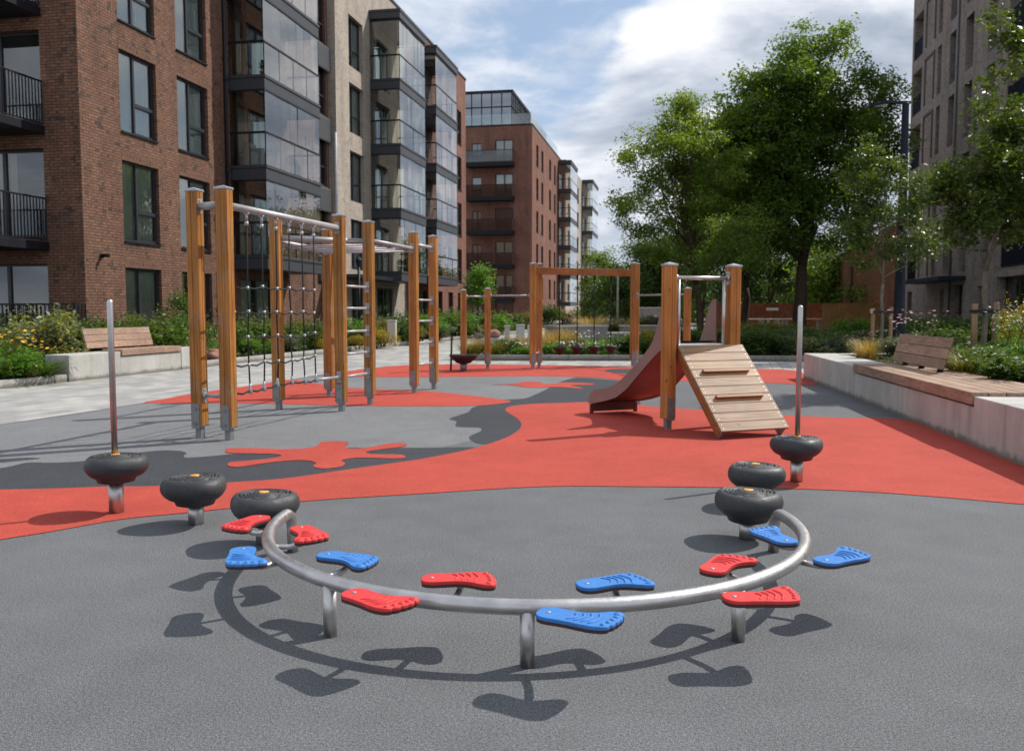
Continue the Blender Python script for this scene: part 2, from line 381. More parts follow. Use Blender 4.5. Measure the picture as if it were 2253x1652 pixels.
# ------------------------------------------------------------------ mesh helpers
class MB:
    def __init__(s):
        s.v = []; s.f = []; s.uv = []; s.mi = []; s.sm = []
    def face(s, pts, uv=None, mi=0, smooth=False):
        i = len(s.v); s.v.extend([tuple(p) for p in pts])
        s.f.append(tuple(range(i, i + len(pts)))); s.uv.append(uv); s.mi.append(mi); s.sm.append(smooth)
    def faces(s, verts, faces, mi=0, smooth=False):
        i = len(s.v); s.v.extend([tuple(p) for p in verts])
        for f in faces:
            s.f.append(tuple(a + i for a in f)); s.uv.append(None); s.mi.append(mi); s.sm.append(smooth)
    def obox(s, o, a, b, c, mi=0, ch=0.0):
        """box from corner o along vectors a, b, c (right-handed); ch = chamfer"""
        o, a, b, c = Vector(o), Vector(a), Vector(b), Vector(c)
        if a.cross(b).dot(c) < 0:
            o = o + a; a = -a
        if ch <= 0:
            P = [o, o + a, o + a + b, o + b, o + c, o + a + c, o + a + b + c, o + b + c]
            s.faces(P, [(0, 3, 2, 1), (4, 5, 6, 7), (0, 1, 5, 4), (1, 2, 6, 5), (2, 3, 7, 6), (3, 0, 4, 7)], mi)
            return
        la, lb, lc = a.length, b.length, c.length
        ch = min(ch, la * .45, lb * .45, lc * .45)
        ax, bx, cx = a / la, b / lb, c / lc
        bm = bmesh.new()
        P = [o, o + a, o + a + b, o + b, o + c, o + a + c, o + a + b + c, o + b + c]
        vs = [bm.verts.new(p) for p in P]
        for f in [(0, 3, 2, 1), (4, 5, 6, 7), (0, 1, 5, 4), (1, 2, 6, 5), (2, 3, 7, 6), (3, 0, 4, 7)]:
            bm.faces.new([vs[i] for i in f])
        bmesh.ops.bevel(bm, geom=bm.edges[:], offset=ch, segments=2, affect='EDGES', profile=.6)
        bm.verts.index_update()
        s.faces([v.co.copy() for v in bm.verts], [[v.index for v in f.verts] for f in bm.faces], mi)
        bm.free()
    def box(s, x0, y0, z0, x1, y1, z1, mi=0, ch=0.0):
        s.obox((x0, y0, z0), (x1 - x0, 0, 0), (0, y1 - y0, 0), (0, 0, z1 - z0), mi, ch)
    def tube(s, pts, r, n=12, mi=0, cap=True, smooth=True):
        pts = [Vector(p) for p in pts]
        rs = r if isinstance(r, (list, tuple)) else [r] * len(pts)
        base = len(s.v)
        prev = None
        for i, p in enumerate(pts):
            if i == 0: tg = pts[1] - p
            elif i == len(pts) - 1: tg = p - pts[i - 1]
            else: tg = (pts[i + 1] - p).normalized() + (p - pts[i - 1]).normalized()
            tg.normalize()
            if prev is None:
                ref = Vector((0, 0, 1)) if abs(tg.z) < .9 else Vector((1, 0, 0))
                x = tg.cross(ref).normalized()
            else:
                x = (prev - tg * prev.dot(tg)).normalized()
            prev = x
            y = tg.cross(x)
            for k in range(n):
                a = 2 * math.pi * k / n
                s.v.append(tuple(p + (x * math.cos(a) + y * math.sin(a)) * rs[i]))
        for i in range(len(pts) - 1):
            for k in range(n):
                a = base + i * n + k; b = base + i * n + (k + 1) % n
                s.f.append((a, b, b + n, a + n)); s.uv.append(None); s.mi.append(mi); s.sm.append(smooth)
        if cap:
            s.f.append(tuple(base + k for k in reversed(range(n)))); s.uv.append(None); s.mi.append(mi); s.sm.append(False)
            e = base + (len(pts) - 1) * n
            s.f.append(tuple(e + k for k in range(n))); s.uv.append(None); s.mi.append(mi); s.sm.append(False)
    def lathe(s, prof, c=(0, 0, 0), n=24, mi=0, smooth=True, rad=None):
        c = Vector(c); base = len(s.v)
        for r, z in prof:
            for k in range(n):
                a = 2 * math.pi * k / n
                q = rad(a) if rad else 1.0
                s.v.append((c.x + r * q * math.cos(a), c.y + r * q * math.sin(a), c.z + z))
        for i in range(len(prof) - 1):
            for k in range(n):
                a = base + i * n + k; b = base + i * n + (k + 1) % n
                s.f.append((a, b, b + n, a + n)); s.uv.append(None); s.mi.append(mi); s.sm.append(smooth)
        s.f.append(tuple(base + k for k in reversed(range(n)))); s.uv.append(None); s.mi.append(mi); s.sm.append(False)
        e = base + (len(prof) - 1) * n
        s.f.append(tuple(e + k for k in range(n))); s.uv.append(None); s.mi.append(mi); s.sm.append(False)
    def poly(s, pts, z, mi=0):
        P = [Vector((p[0], p[1], z)) for p in pts]
        tr = tessellate_polygon([P])
        i = len(s.v); s.v.extend([tuple(p) for p in P])
        for t in tr:
            a, b, c = [P[k] for k in t]
            t = t if (b - a).cross(c - a).z > 0 else (t[0], t[2], t[1])
            s.f.append(tuple(i + k for k in t)); s.uv.append(None); s.mi.append(mi); s.sm.append(False)
    def prism(s, pts, z0, z1, mi=0, smooth=False):
        s.poly(pts, z1, mi)
        area = sum(pts[k][0] * pts[(k + 1) % len(pts)][1] - pts[(k + 1) % len(pts)][0] * pts[k][1] for k in range(len(pts)))
        P = pts if area > 0 else pts[::-1]
        n = len(P); i = len(s.v)
        s.v.extend([(p[0], p[1], z0) for p in P] + [(p[0], p[1], z1) for p in P])
        for k in range(n):
            s.f.append((i + k, i + (k + 1) % n, i + n + (k + 1) % n, i + n + k)); s.uv.append(None); s.mi.append(mi); s.sm.append(smooth)
        tr = tessellate_polygon([[Vector((p[0], p[1], z0)) for p in P]])
        for t in tr:
            a, b, c = [Vector((P[k][0], P[k][1], 0)) for k in t]
            t = t if (b - a).cross(c - a).z < 0 else (t[0], t[2], t[1])
            s.f.append(tuple(i + k for k in t)); s.uv.append(None); s.mi.append(mi); s.sm.append(False)
    def mesh(s, name, mats, origin=(0, 0, 0)):
        me = bpy.data.meshes.new(name)
        o = Vector(origin)
        me.from_pydata([(p[0] - o.x, p[1] - o.y, p[2] - o.z) for p in s.v], [], s.f)
        if any(u is not None for u in s.uv):
            ul = me.uv_layers.new(name='UVMap')
            flat = []
            for f, u in zip(s.f, s.uv):
                for k in range(len(f)):
                    flat.extend(u[k] if u is not None else (0, 0))
            ul.data.foreach_set('uv', flat)
        for m in (mats if isinstance(mats, (list, tuple)) else [mats]):
            me.materials.append(MATS[m])
        me.polygons.foreach_set('material_index', s.mi)
        me.polygons.foreach_set('use_smooth', s.sm)
        me.update()
        return me
    def build(s, name, mats, parent=None, **tags):
        o = bpy.data.objects.new(name, s.mesh(name, mats, parent.location if parent and parent.parent is None else (0, 0, 0)))
        return link(o, parent, **tags)

def link(o, parent=None, label=None, category=None, group=None, kind=None):
    COL.objects.link(o)
    if parent is not None: o.parent = parent
    if label: o['label'] = label
    if category: o['category'] = category
    if group: o['group'] = group
    if kind: o['kind'] = kind
    return o

def empty(name, loc, label, category, group=None, rz=0):
    o = bpy.data.objects.new(name, None)
    o.empty_display_size = .2
    o.location = loc; o.rotation_euler = (0, 0, rz)
    return link(o, None, label, category, group)

def inst(mesh, name, parent=None, loc=(0, 0, 0), rz=0, scale=None, **tags):
    o = bpy.data.objects.new(name, mesh)
    o.location = loc; o.rotation_euler = (0, 0, rz)
    if scale is not None: o.scale = scale if hasattr(scale, '__len__') else (scale,) * 3
    return link(o, parent, **tags)

def kids(o):
    return [c for c in bpy.data.objects if c.parent == o]

def copy_tree(o, parent=None):
    c = o.copy(); COL.objects.link(c); c.parent = parent
    for ch in kids(o): copy_tree(ch, c)
    return c

# survey: a point of the photograph to its place on a level plane, and a place at depth Y
def G(x, y, z=0.0):
    v = 826 - y
    d = Vector((x - 1126.5, 1950 * math.cos(PITCH) + v * math.sin(PITCH), -1950 * math.sin(PITCH) + v * math.cos(PITCH)))
    t = (z - CAMH) / d.z
    return Vector((d.x * t, d.y * t, z))
def W(x, Y, z=0.0):
    return Vector(((x - 1126.5) / 1957.0 * Y, Y, z))

def smooth_poly(P, sub=5):
    n = len(P); out = []
    for i in range(n):
        p0, p1, p2, p3 = [Vector(P[(i + k - 1) % n][:2]) for k in range(4)]
        for j in range(sub):
            t = j / sub
            out.append(.5 * ((2 * p1) + (-p0 + p2) * t + (2 * p0 - 5 * p1 + 4 * p2 - p3) * t * t + (-p0 + 3 * p1 - 3 * p2 + p3) * t ** 3))
    return out

K = .189
_n = 1 / math.sqrt(1 + K * K)
UD = Vector((K * _n, _n, 0))            # along the left row, away
ND = Vector((_n, -K * _n, 0))           # out of the left row
def LP(a, Y, p=0.0, z=0.0):
    return Vector((a + K * Y, Y, z)) + ND * p

# ------------------------------------------------------------------ ground
def sheet(name, pts, z, m, thick=None, **k):
    b = MB()
    if thick: b.prism(pts, z - thick, z)
    else: b.poly(pts, z)
    return b.build(name, m, None, kind='structure', **k)

sheet('ground', [(-400, -200), (400, -200), (400, 700), (-400, 700)], -.05, 'ground')
sheet('paving', [(-30, -12), (30, -12), (30, 120), (-30, 120)], -.010, 'paving')

edge = [G(0, 933), G(160, 910), G(316, 886), G(426, 865), G(572, 845), G(704, 824), G(790, 813), G(850, 806), G(904, 802.5), G(1000, 801), G(1169, 802), G(1395, 806.5), G(1560, 810), G(1722, 812), G(1766, 820)]
wallX = lambda Y: 3.13 + .137 * Y
base = [(-14, -6), (4.5, -6), (wallX(-1) + .05, -1), (wallX(7) + .05, 7), (wallX(16.2) + .05, 16.2)] + [tuple(p[:2]) for p in edge[::-1]] + [(-7.9, 7.0), (-14, 2.0)]
sheet('playground_surface', base, 0.0, 'rubber_grey', .03)

def marking(name, px, m, z, sub=5, smooth=True):
    P = [G(*p) for p in px]
    P = smooth_poly(P, sub) if smooth else P
    return sheet(name, [tuple(p[:2]) for p in P], z, m)

marking('pale_sheen_rubber_area', [(-130, 1080), (0, 1062), (300, 1062), (620, 1046), (900, 1000), (1100, 955), (1118, 906), (1200, 862), (1268, 827), (1000, 823), (860, 823), (704, 827), (572, 848), (426, 868), (316, 889), (160, 913), (0, 936), (-130, 962)], 'rubber_pale_sheen', .001, 1, False)  # pale rubber, partly the lighter tone of a flat viewing angle painted in
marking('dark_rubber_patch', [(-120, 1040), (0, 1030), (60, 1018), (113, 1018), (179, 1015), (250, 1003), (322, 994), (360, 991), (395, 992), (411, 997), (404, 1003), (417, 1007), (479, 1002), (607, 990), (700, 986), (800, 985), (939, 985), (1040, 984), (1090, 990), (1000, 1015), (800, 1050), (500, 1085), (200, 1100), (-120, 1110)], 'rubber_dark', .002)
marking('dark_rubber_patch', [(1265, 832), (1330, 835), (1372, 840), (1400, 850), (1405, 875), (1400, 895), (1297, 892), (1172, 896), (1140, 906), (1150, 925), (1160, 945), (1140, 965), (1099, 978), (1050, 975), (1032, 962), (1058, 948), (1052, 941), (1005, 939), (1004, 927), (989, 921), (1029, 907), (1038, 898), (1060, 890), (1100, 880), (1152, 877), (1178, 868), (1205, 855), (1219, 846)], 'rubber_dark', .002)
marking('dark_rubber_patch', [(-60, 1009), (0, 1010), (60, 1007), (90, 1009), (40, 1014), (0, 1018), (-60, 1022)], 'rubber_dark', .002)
marking('red_rubber_band', [(-150, 1082), (0, 1078), (113, 1075.5), (237, 1071), (340, 1070), (501, 1062), (626, 1053), (754, 1035), (860, 1020), (939, 1008), (1032, 989), (1099, 969), (1135, 951), (1147, 936), (1139, 922), (1119, 909), (1112, 901), (1125, 894), (1172, 889), (1230, 887), (1297, 885), (1399, 890), (1446, 895.5), (1526, 901), (1640, 909), (1746, 915), (1860, 919.5), (1990, 924), (2110, 968), (2253, 1027), (2420, 1093), (2420, 1122), (2253, 1110), (2080, 1095), (1900, 1082), (1720, 1075), (1600, 1073), (1400, 1071), (1250, 1070), (1126, 1074), (938, 1086), (684, 1102), (417, 1128), (267, 1143), (113, 1170), (0, 1188), (-150, 1213)], 'rubber_red', .004)
P1 = edge[2:6]
marking('red_rubber_patch', [(318, 886.2), (372, 876), (426, 866), (500, 855), (572, 846), (640, 835), (700, 845), (760, 853), (817, 856), (939, 861), (1050, 872), (1100, 879), (1125, 883.5), (1095, 889), (1040, 893), (939, 894), (770, 893), (560, 888), (430, 887.5)], 'rubber_red', .004, 5)
marking('red_rubber_strip', [(722, 824), (790, 814), (850, 807), (904, 803.2), (1000, 802), (1169, 803), (1395, 807.5), (1560, 811), (1720, 813), (1764, 821), (1800, 846), (1700, 843), (1560, 840), (1450, 838), (1372, 837.5), (1325, 832), (1272, 829.5), (1169, 828), (1039, 829), (939, 829.5), (860, 830), (790, 829)], 'rubber_red', .004, 4)
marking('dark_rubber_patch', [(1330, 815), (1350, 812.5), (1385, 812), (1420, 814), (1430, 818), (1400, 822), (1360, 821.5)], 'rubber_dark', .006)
star = [(1045, 250), (1070, 235), (1250, 235), (1400, 240), (1540, 233), (1600, 218), (1620, 198), (1680, 192), (1770, 196), (1785, 210), (1762, 226), (1800, 238), (1900, 230), (2030, 206), (2110, 203), (2135, 212), (2110, 225), (1970, 243), (1890, 258), (1930, 270), (2080, 272), (2125, 283), (2090, 296), (1860, 292), (1770, 300), (1742, 311), (1765, 325), (1740, 345), (1650, 357), (1590, 352), (1572, 340), (1590, 325), (1550, 310), (1450, 308), (1300, 322), (1150, 345), (1080, 345), (1058, 332), (1080, 318), (1200, 308), (1330, 294), (1382, 280), (1330, 269), (1150, 266), (1060, 262)]
marking('red_rubber_splash', [(112.6 + x * .3666, 901 + y * .3666) for x, y in star], 'rubber_red', .006, 4)
star2 = [(430, 962), (520, 959), (620, 951), (640, 943), (740, 945), (780, 957), (900, 950), (1000, 951), (1100, 957), (1090, 965), (950, 968), (1030, 985), (1000, 989), (880, 979), (740, 983), (650, 980), (565, 966)]
marking('red_rubber_splash', [(938.7 + x * .3333, 525.7 + y * .3333) for x, y in star2], 'rubber_red', .006, 4)

# planting beds and kerbs ------------------------------------------------
kerbX = lambda Y: -8.162 + .25 * (Y - 14.07)
Yk = [11, 15.4, 19.6, 26, 34, 44, 60, 85]
sheet('planting_soil', [(kerbX(y) - .14, y) for y in Yk] + [(6.0, 86), (-3.5, 62.7), (-14, 22), (-20, 22), (-20, 11)], .07, 'soil', .1)

def kerb(name, pts, wdt=.14, h=.125, m='concrete_kerb', joint=1.0):
    b = MB()
    for (p, q) in zip(pts[:-1], pts[1:]):
        p, q = Vector((*p, 0)), Vector((*q, 0)); d = q - p; L = d.length; d.normalize()
        nrm = Vector((-d.y, d.x, 0)); k = max(1, round(L / joint)); st = L / k
        for i in range(k):
            b.obox(p + d * (i * st + .003) + Vector((0, 0, -.03)), d * (st - .006), nrm * wdt, (0, 0, h + .03), ch=.008)
    return b.build(name, m, None, kind='structure')
kerb('kerb', [(kerbX(y), y) for y in (11, 15.5)])
kerb('kerb', [(kerbX(y), y) for y in (19.62, 26, 34, 44, 60)])
bedF = [(-1.30, 22.05), (0.4, 22.03), (2.4, 22.0), (4.6, 21.9), (7.4, 21.6)]
kerb('kerb', bedF, .14, .13, 'concrete_dark', 1.0)
sheet('planting_soil', [(p[0], p[1] + .14) for p in bedF] + [(12, 21.6), (12.5, 31), (14, 47), (5.5, 47), (4.6, 33), (1.4, 29), (-.8, 27.5)], .06, 'soil', .08)
sheet('planting_soil', [(wallX(4) + .58, 4), (wallX(16.3) + .58, 16.3), (14.5, 16.3), (14.5, 4)], .40, 'soil', .42)

# ------------------------------------------------------------------ buildings
def wall_faces(b, O, u, L, z0, z1, holes=(), rev=.2, uo=0.0, mi=0, soldier=True):
    """brick skin seen from outside: u runs left to right, inward = u turned left"""
    O, u = Vector(O), Vector(u).normalized(); inw = Vector((-u.y, u.x, 0))
    us = sorted({0.0, L, *[h[0] for h in holes], *[h[1] for h in holes]})
    zs = sorted({z0, z1, *[h[2] for h in holes], *[h[3] for h in holes]})
    us = [x for x in us if 0 <= x <= L]; zs = [z for z in zs if z0 <= z <= z1]
    P = lambda s, z, d=0: (O.x + u.x * s + inw.x * d, O.y + u.y * s + inw.y * d, z)
    for i in range(len(us) - 1):
        j = 0
        while j < len(zs) - 1:
            um = (us[i] + us[i + 1]) / 2
            def inh(j):
                zm = (zs[j] + zs[j + 1]) / 2
                return any(h[0] < um < h[1] and h[2] < zm < h[3] for h in holes)
            if inh(j): j += 1; continue
            k = j
            while k + 1 < len(zs) - 1 and not inh(k + 1): k += 1
            a, c, e, f = us[i], us[i + 1], zs[j], zs[k + 1]
            b.face([P(a, e), P(c, e), P(c, f), P(a, f)], [(a + uo, e), (c + uo, e), (c + uo, f), (a + uo, f)], mi)
            j = k + 1
    for h in holes:
        a, c, e, f = h[:4]; d = h[4] if len(h) > 4 else rev
        b.face([P(a, e), P(a, f), P(a, f, d), P(a, e, d)], [(a + uo, e), (a + uo, f), (a + d + uo, f), (a + d + uo, e)], mi)
        b.face([P(c, f), P(c, e), P(c, e, d), P(c, f, d)], [(c + uo, f), (c + uo, e), (c + d + uo, e), (c + d + uo, f)], mi)
        b.face([P(a, f), P(c, f), P(c, f, d), P(a, f, d)], [(a + uo, f), (c + uo, f), (c + uo, f + d), (a + uo, f + d)], mi)
        b.face([P(c, e), P(a, e), P(a, e, d), P(c, e, d)], [(c + uo, e), (a + uo, e), (a + uo, e + d), (c + uo, e + d)], mi)
        if soldier and f + .25 < z1:
            t = .004; a2, c2 = a, c
            b.face([P(a2, f + .002, -t), P(c2, f + .002, -t), P(c2, f + .24, -t), P(a2, f + .24, -t)], [(0, a2), (0, c2), (.235, c2), (.235, a2)], mi)

WIN = {}
def window_meshes(w_, h_, style, cur):
    key = (round(w_, 2), round(h_, 2), style, cur)
    if key in WIN: return WIN[key]
    g = .003; fw = .055; y0, y1 = .10, .165
    f = MB()
    f.box(g, y0, .045, fw, y1, h_ - g); f.box(w_ - fw, y0, .045, w_ - g, y1, h_ - g)
    f.box(fw, y0, .045, w_ - fw, y1, .11); f.box(fw, y0, h_ - fw, w_ - fw, y1, h_ - g)
    if style == 'two':
        m = w_ * .45
        f.box(m - .035, y0 - .005, .11, m + .035, y1, h_ - fw)
        tz = h_ * .40
        f.box(m + .035, y0 - .008, tz - .035, w_ - fw, y1, tz + .035)
        for (a, c, e, q) in ((m + .035, w_ - fw, .11, tz - .035), (m + .035, w_ - fw, tz + .035, h_ - fw)):
            f.box(a, y0 + .01, e, a + .03, y1 - .01, q); f.box(c - .03, y0 + .01, e, c, y1 - .01, q)
            f.box(a + .03, y0 + .01, e, c - .03, y1 - .01, e + .03); f.box(a + .03, y0 + .01, q - .03, c - .03, y1 - .01, q)
    elif style == 'door':
        m = w_ * .5
        f.box(m - .05, y0 - .005, .11, m + .05, y1, h_ - fw)
        f.box(fw, y0 + .01, .11, fw + .06, y1 - .01, h_ - fw); f.box(w_ - fw - .06, y0 + .01, .11, w_ - fw, y1 - .01, h_ - fw)
    elif style == 'slim':
        f.box(fw, y0 - .004, h_ * .36, w_ - fw, y1, h_ * .36 + .06)
    p = MB()
    p.face([(fw, .135, .1), (w_ - fw, .135, .1), (w_ - fw, .135, h_ - fw), (fw, .135, h_ - fw)])
    s = MB()
    s.box(g, -.045, .002, w_ - g, .10, .043)
    c = None
    if cur:
        c = []; rr = random.Random(int(w_ * 100) + cur * 7)
        spans = {1: [(.05, .96)], 2: [(.05, .45), (.62, .96)], 3: [(.05, .28), (.80, .96)], 4: [(.05, .60)]}[cur]
        for a, e in spans:
            n = max(8, int((e - a) * w_ / .022)); ph = rr.random() * 6; cm = MB()
            prev = None
            for i in range(n + 1):
                x = (a + (e - a) * i / n) * w_
                y = .24 + .035 * math.sin(i * 1.25 + ph) + .015 * math.sin(i * .43)
                if prev: cm.face([(prev[0], prev[1], .06), (x, y, .06), (x, y, h_ - .02), (prev[0], prev[1], h_ - .02)], smooth=True)
                prev = (x, y)
            c.append(cm.mesh('curtain', 'curtain' if cur != 4 else 'curtain_warm'))
    q = MB(); A_, B_, h0, h1 = -.25, w_ + .25, -.05, h_ + .15; d0, d1 = .205, 1.6
    q.faces([(A_, d0, h0), (B_, d0, h0), (B_, d1, h0), (A_, d1, h0), (A_, d0, h1), (B_, d0, h1), (B_, d1, h1), (A_, d1, h1)], [(0, 1, 2, 3), (4, 7, 6, 5), (1, 5, 6, 2), (2, 6, 7, 3), (3, 7, 4, 0)])
    WIN[key] = (f.mesh('window', 'anthracite'), p.mesh('pane', 'glass_window'), s.mesh('sill', 'fascia_dark'),
                c, q.mesh('room_lining', 'room'))
    return WIN[key]

def add_window(bld, room, O, u, s0, z0, w_, h_, style='two', cur=1, sill=True, depth=1.4, off=0.0, name='window'):
    O, u = Vector(O), Vector(u).normalized(); inw = Vector((-u.y, u.x, 0))
    fm, pm, sm, cms, rm = window_meshes(w_, h_, style, cur)
    ang = math.atan2(u.y, u.x)
    pos = O + u * s0 + inw * off + Vector((0, 0, z0)) - bld.location
    f = inst(fm, name, bld, pos, ang)
    inst(pm, 'pane', f)
    if sill: inst(sm, 'sill', f)
    for cm in cms or []: inst(cm, 'curtain', f)
    inst(rm, 'room_lining', f)
    return f

def glazed_stack(bld, a, Y0, Y1, p, levels, roof, th=.48, seed=1, open_front=()):
    """cantilevered balconies with frameless glass from slab to slab"""
    rr = random.Random(seed)
    A = LP(a, Y0); L = (Y1 - Y0) / _n
    z_top = list(levels[1:]) + [roof]
    def PP(s, q, z): return A + UD * s + ND * q + Vector((0, 0, z))
    for zl, zn in zip(levels, z_top):
        b = MB()
        b.obox(PP(0, .012, zl - th), UD * L, ND * (p - .012), (0, 0, th - .10), 0, .01)
        b.obox(PP(-.03, .012, zl - .10), UD * (L + .06), ND * (p + .02), (0, 0, .10), 0, .008)
        bal = b.build('balcony', 'fascia_metal', bld)
        zc = zn - th - .02
        h = MB()
        rt = zl + 1.12
        h.obox(PP(-.01, .03, rt - .07), UD * .06, ND * (p - .03), (0, 0, .07), 0, .006)
        h.obox(PP(.05, p - .055, rt - .07), UD * (L - .10), ND * .06, (0, 0, .07), 0, .006)
        h.obox(PP(L - .05, .03, rt - .07), UD * .06, ND * (p - .03), (0, 0, .07), 0, .006)
        h.obox(PP(-.01, .03, zc - .03), UD * .05, ND * (p - .03), (0, 0, .05)); h.obox(PP(.04, p - .05, zc - .03), UD * (L - .08), ND * .05, (0, 0, .05))
        h.obox(PP(L - .04, .03, zc - .03), UD * .05, ND * (p - .03), (0, 0, .05))
        npo = max(3, round(L / 1.15))
        for i in range(npo + 1):
            s_ = .02 + (L - .06) * i / npo
            h.obox(PP(s_, p - .04, zl + .001), UD * .03, ND * .03, (0, 0, rt - .075 - zl))
        for q in (.25, p * .55):
            h.obox(PP(.0, q, zl + .001), UD * .025, ND * .03, (0, 0, rt - .075 - zl))
        inst(h.mesh('handrail', 'fascia_dark', PP(0, 0, 0)), 'handrail', bal, PP(0, 0, 0) - bld.location)
        g1, g2 = MB(), MB()
        def panel(mb, s0, q0, s1, q1, z0, z1, n):
            for i in range(n):
                f0, f1 = i / n, (i + 1) / n
                P0 = PP(s0 + (s1 - s0) * f0, q0 + (q1 - q0) * f0, 0); P1_ = PP(s0 + (s1 - s0) * f1, q0 + (q1 - q0) * f1, 0)
                dd = (P1_ - P0).normalized(); nn = Vector((dd.y, -dd.x, 0))
                j0, j1, j2 = [rr.uniform(-.006, .006) for _ in range(3)]
                P0 = P0 + dd * .006; P1_ = P1_ - dd * .006
                mb.face([P0 + nn * j0 + Vector((0, 0, z0)), P1_ + nn * j1 + Vector((0, 0, z0)), P1_ + nn * j1 + nn * j2 + Vector((0, 0, z1)), P0 + nn * j0 + nn * j2 + Vector((0, 0, z1))])
        nf = max(4, round(L / .62))
        panel(g1, .03, p - .012, L - .03, p - .012, zl + .02, rt - .08, npo)
        panel(g1, .012, .05, .012, p - .06, zl + .02, rt - .08, 2)
        panel(g1, L - .012, .05, L - .012, p - .06, zl + .02, rt - .08, 2)
        panel(g2, .03, p - .03, L - .03, p - .03, rt + .005, zc - .04, nf)
        panel(g2, .02, .05, .02, p - .06, rt + .005, zc - .04, 2)
        panel(g2, L - .02, .05, L - .02, p - .06, rt + .005, zc - .04, 2)
        inst(g1.mesh('balustrade_glass', 'glass_balcony', PP(0, 0, 0)), 'balustrade_glass', bal, PP(0, 0, 0) - bld.location)
        inst(g2.mesh('screen_glass', 'glass_balcony', PP(0, 0, 0)), 'screen_glass', bal, PP(0, 0, 0) - bld.location)
    b = MB()
    b.obox(PP(-.05, .012, roof - .42), UD * (L + .1), ND * (p + .03), (0, 0, .30), 0, .01)
    b.obox(PP(-.08, .012, roof - .12), UD * (L + .16), ND * (p + .06), (0, 0, .12), 0, .01)
    b.build('balcony_roof', 'fascia_metal', bld)

def bar_railing(mb, p, q, z0, z1, step=.11, r=.009):
    p, q = Vector(p), Vector(q); d = q - p; L = d.length; d.normalize(); nn = Vector((d.y, -d.x, 0))
    up = Vector((0, 0, 1))
    mb.obox(p + up * (z1 - .04) - nn * .02, d * L, nn * .04, up * .04); mb.obox(p + up * z0 - nn * .015, d * L, nn * .03, up * .03)
    k = int(L / step)
    for i in range(k + 1):
        mb.obox(p + d * (i * L / k - r if i else 0) + up * (z0 + .03) - nn * r * 1.6, d * 2 * r, nn * r * 3.2, up * (z1 - z0 - .07))

FL = [(.15, 2.27), (3.1, 2.25), (6.08, 2.25), (9.06, 2.25), (12.05, 2.25)]
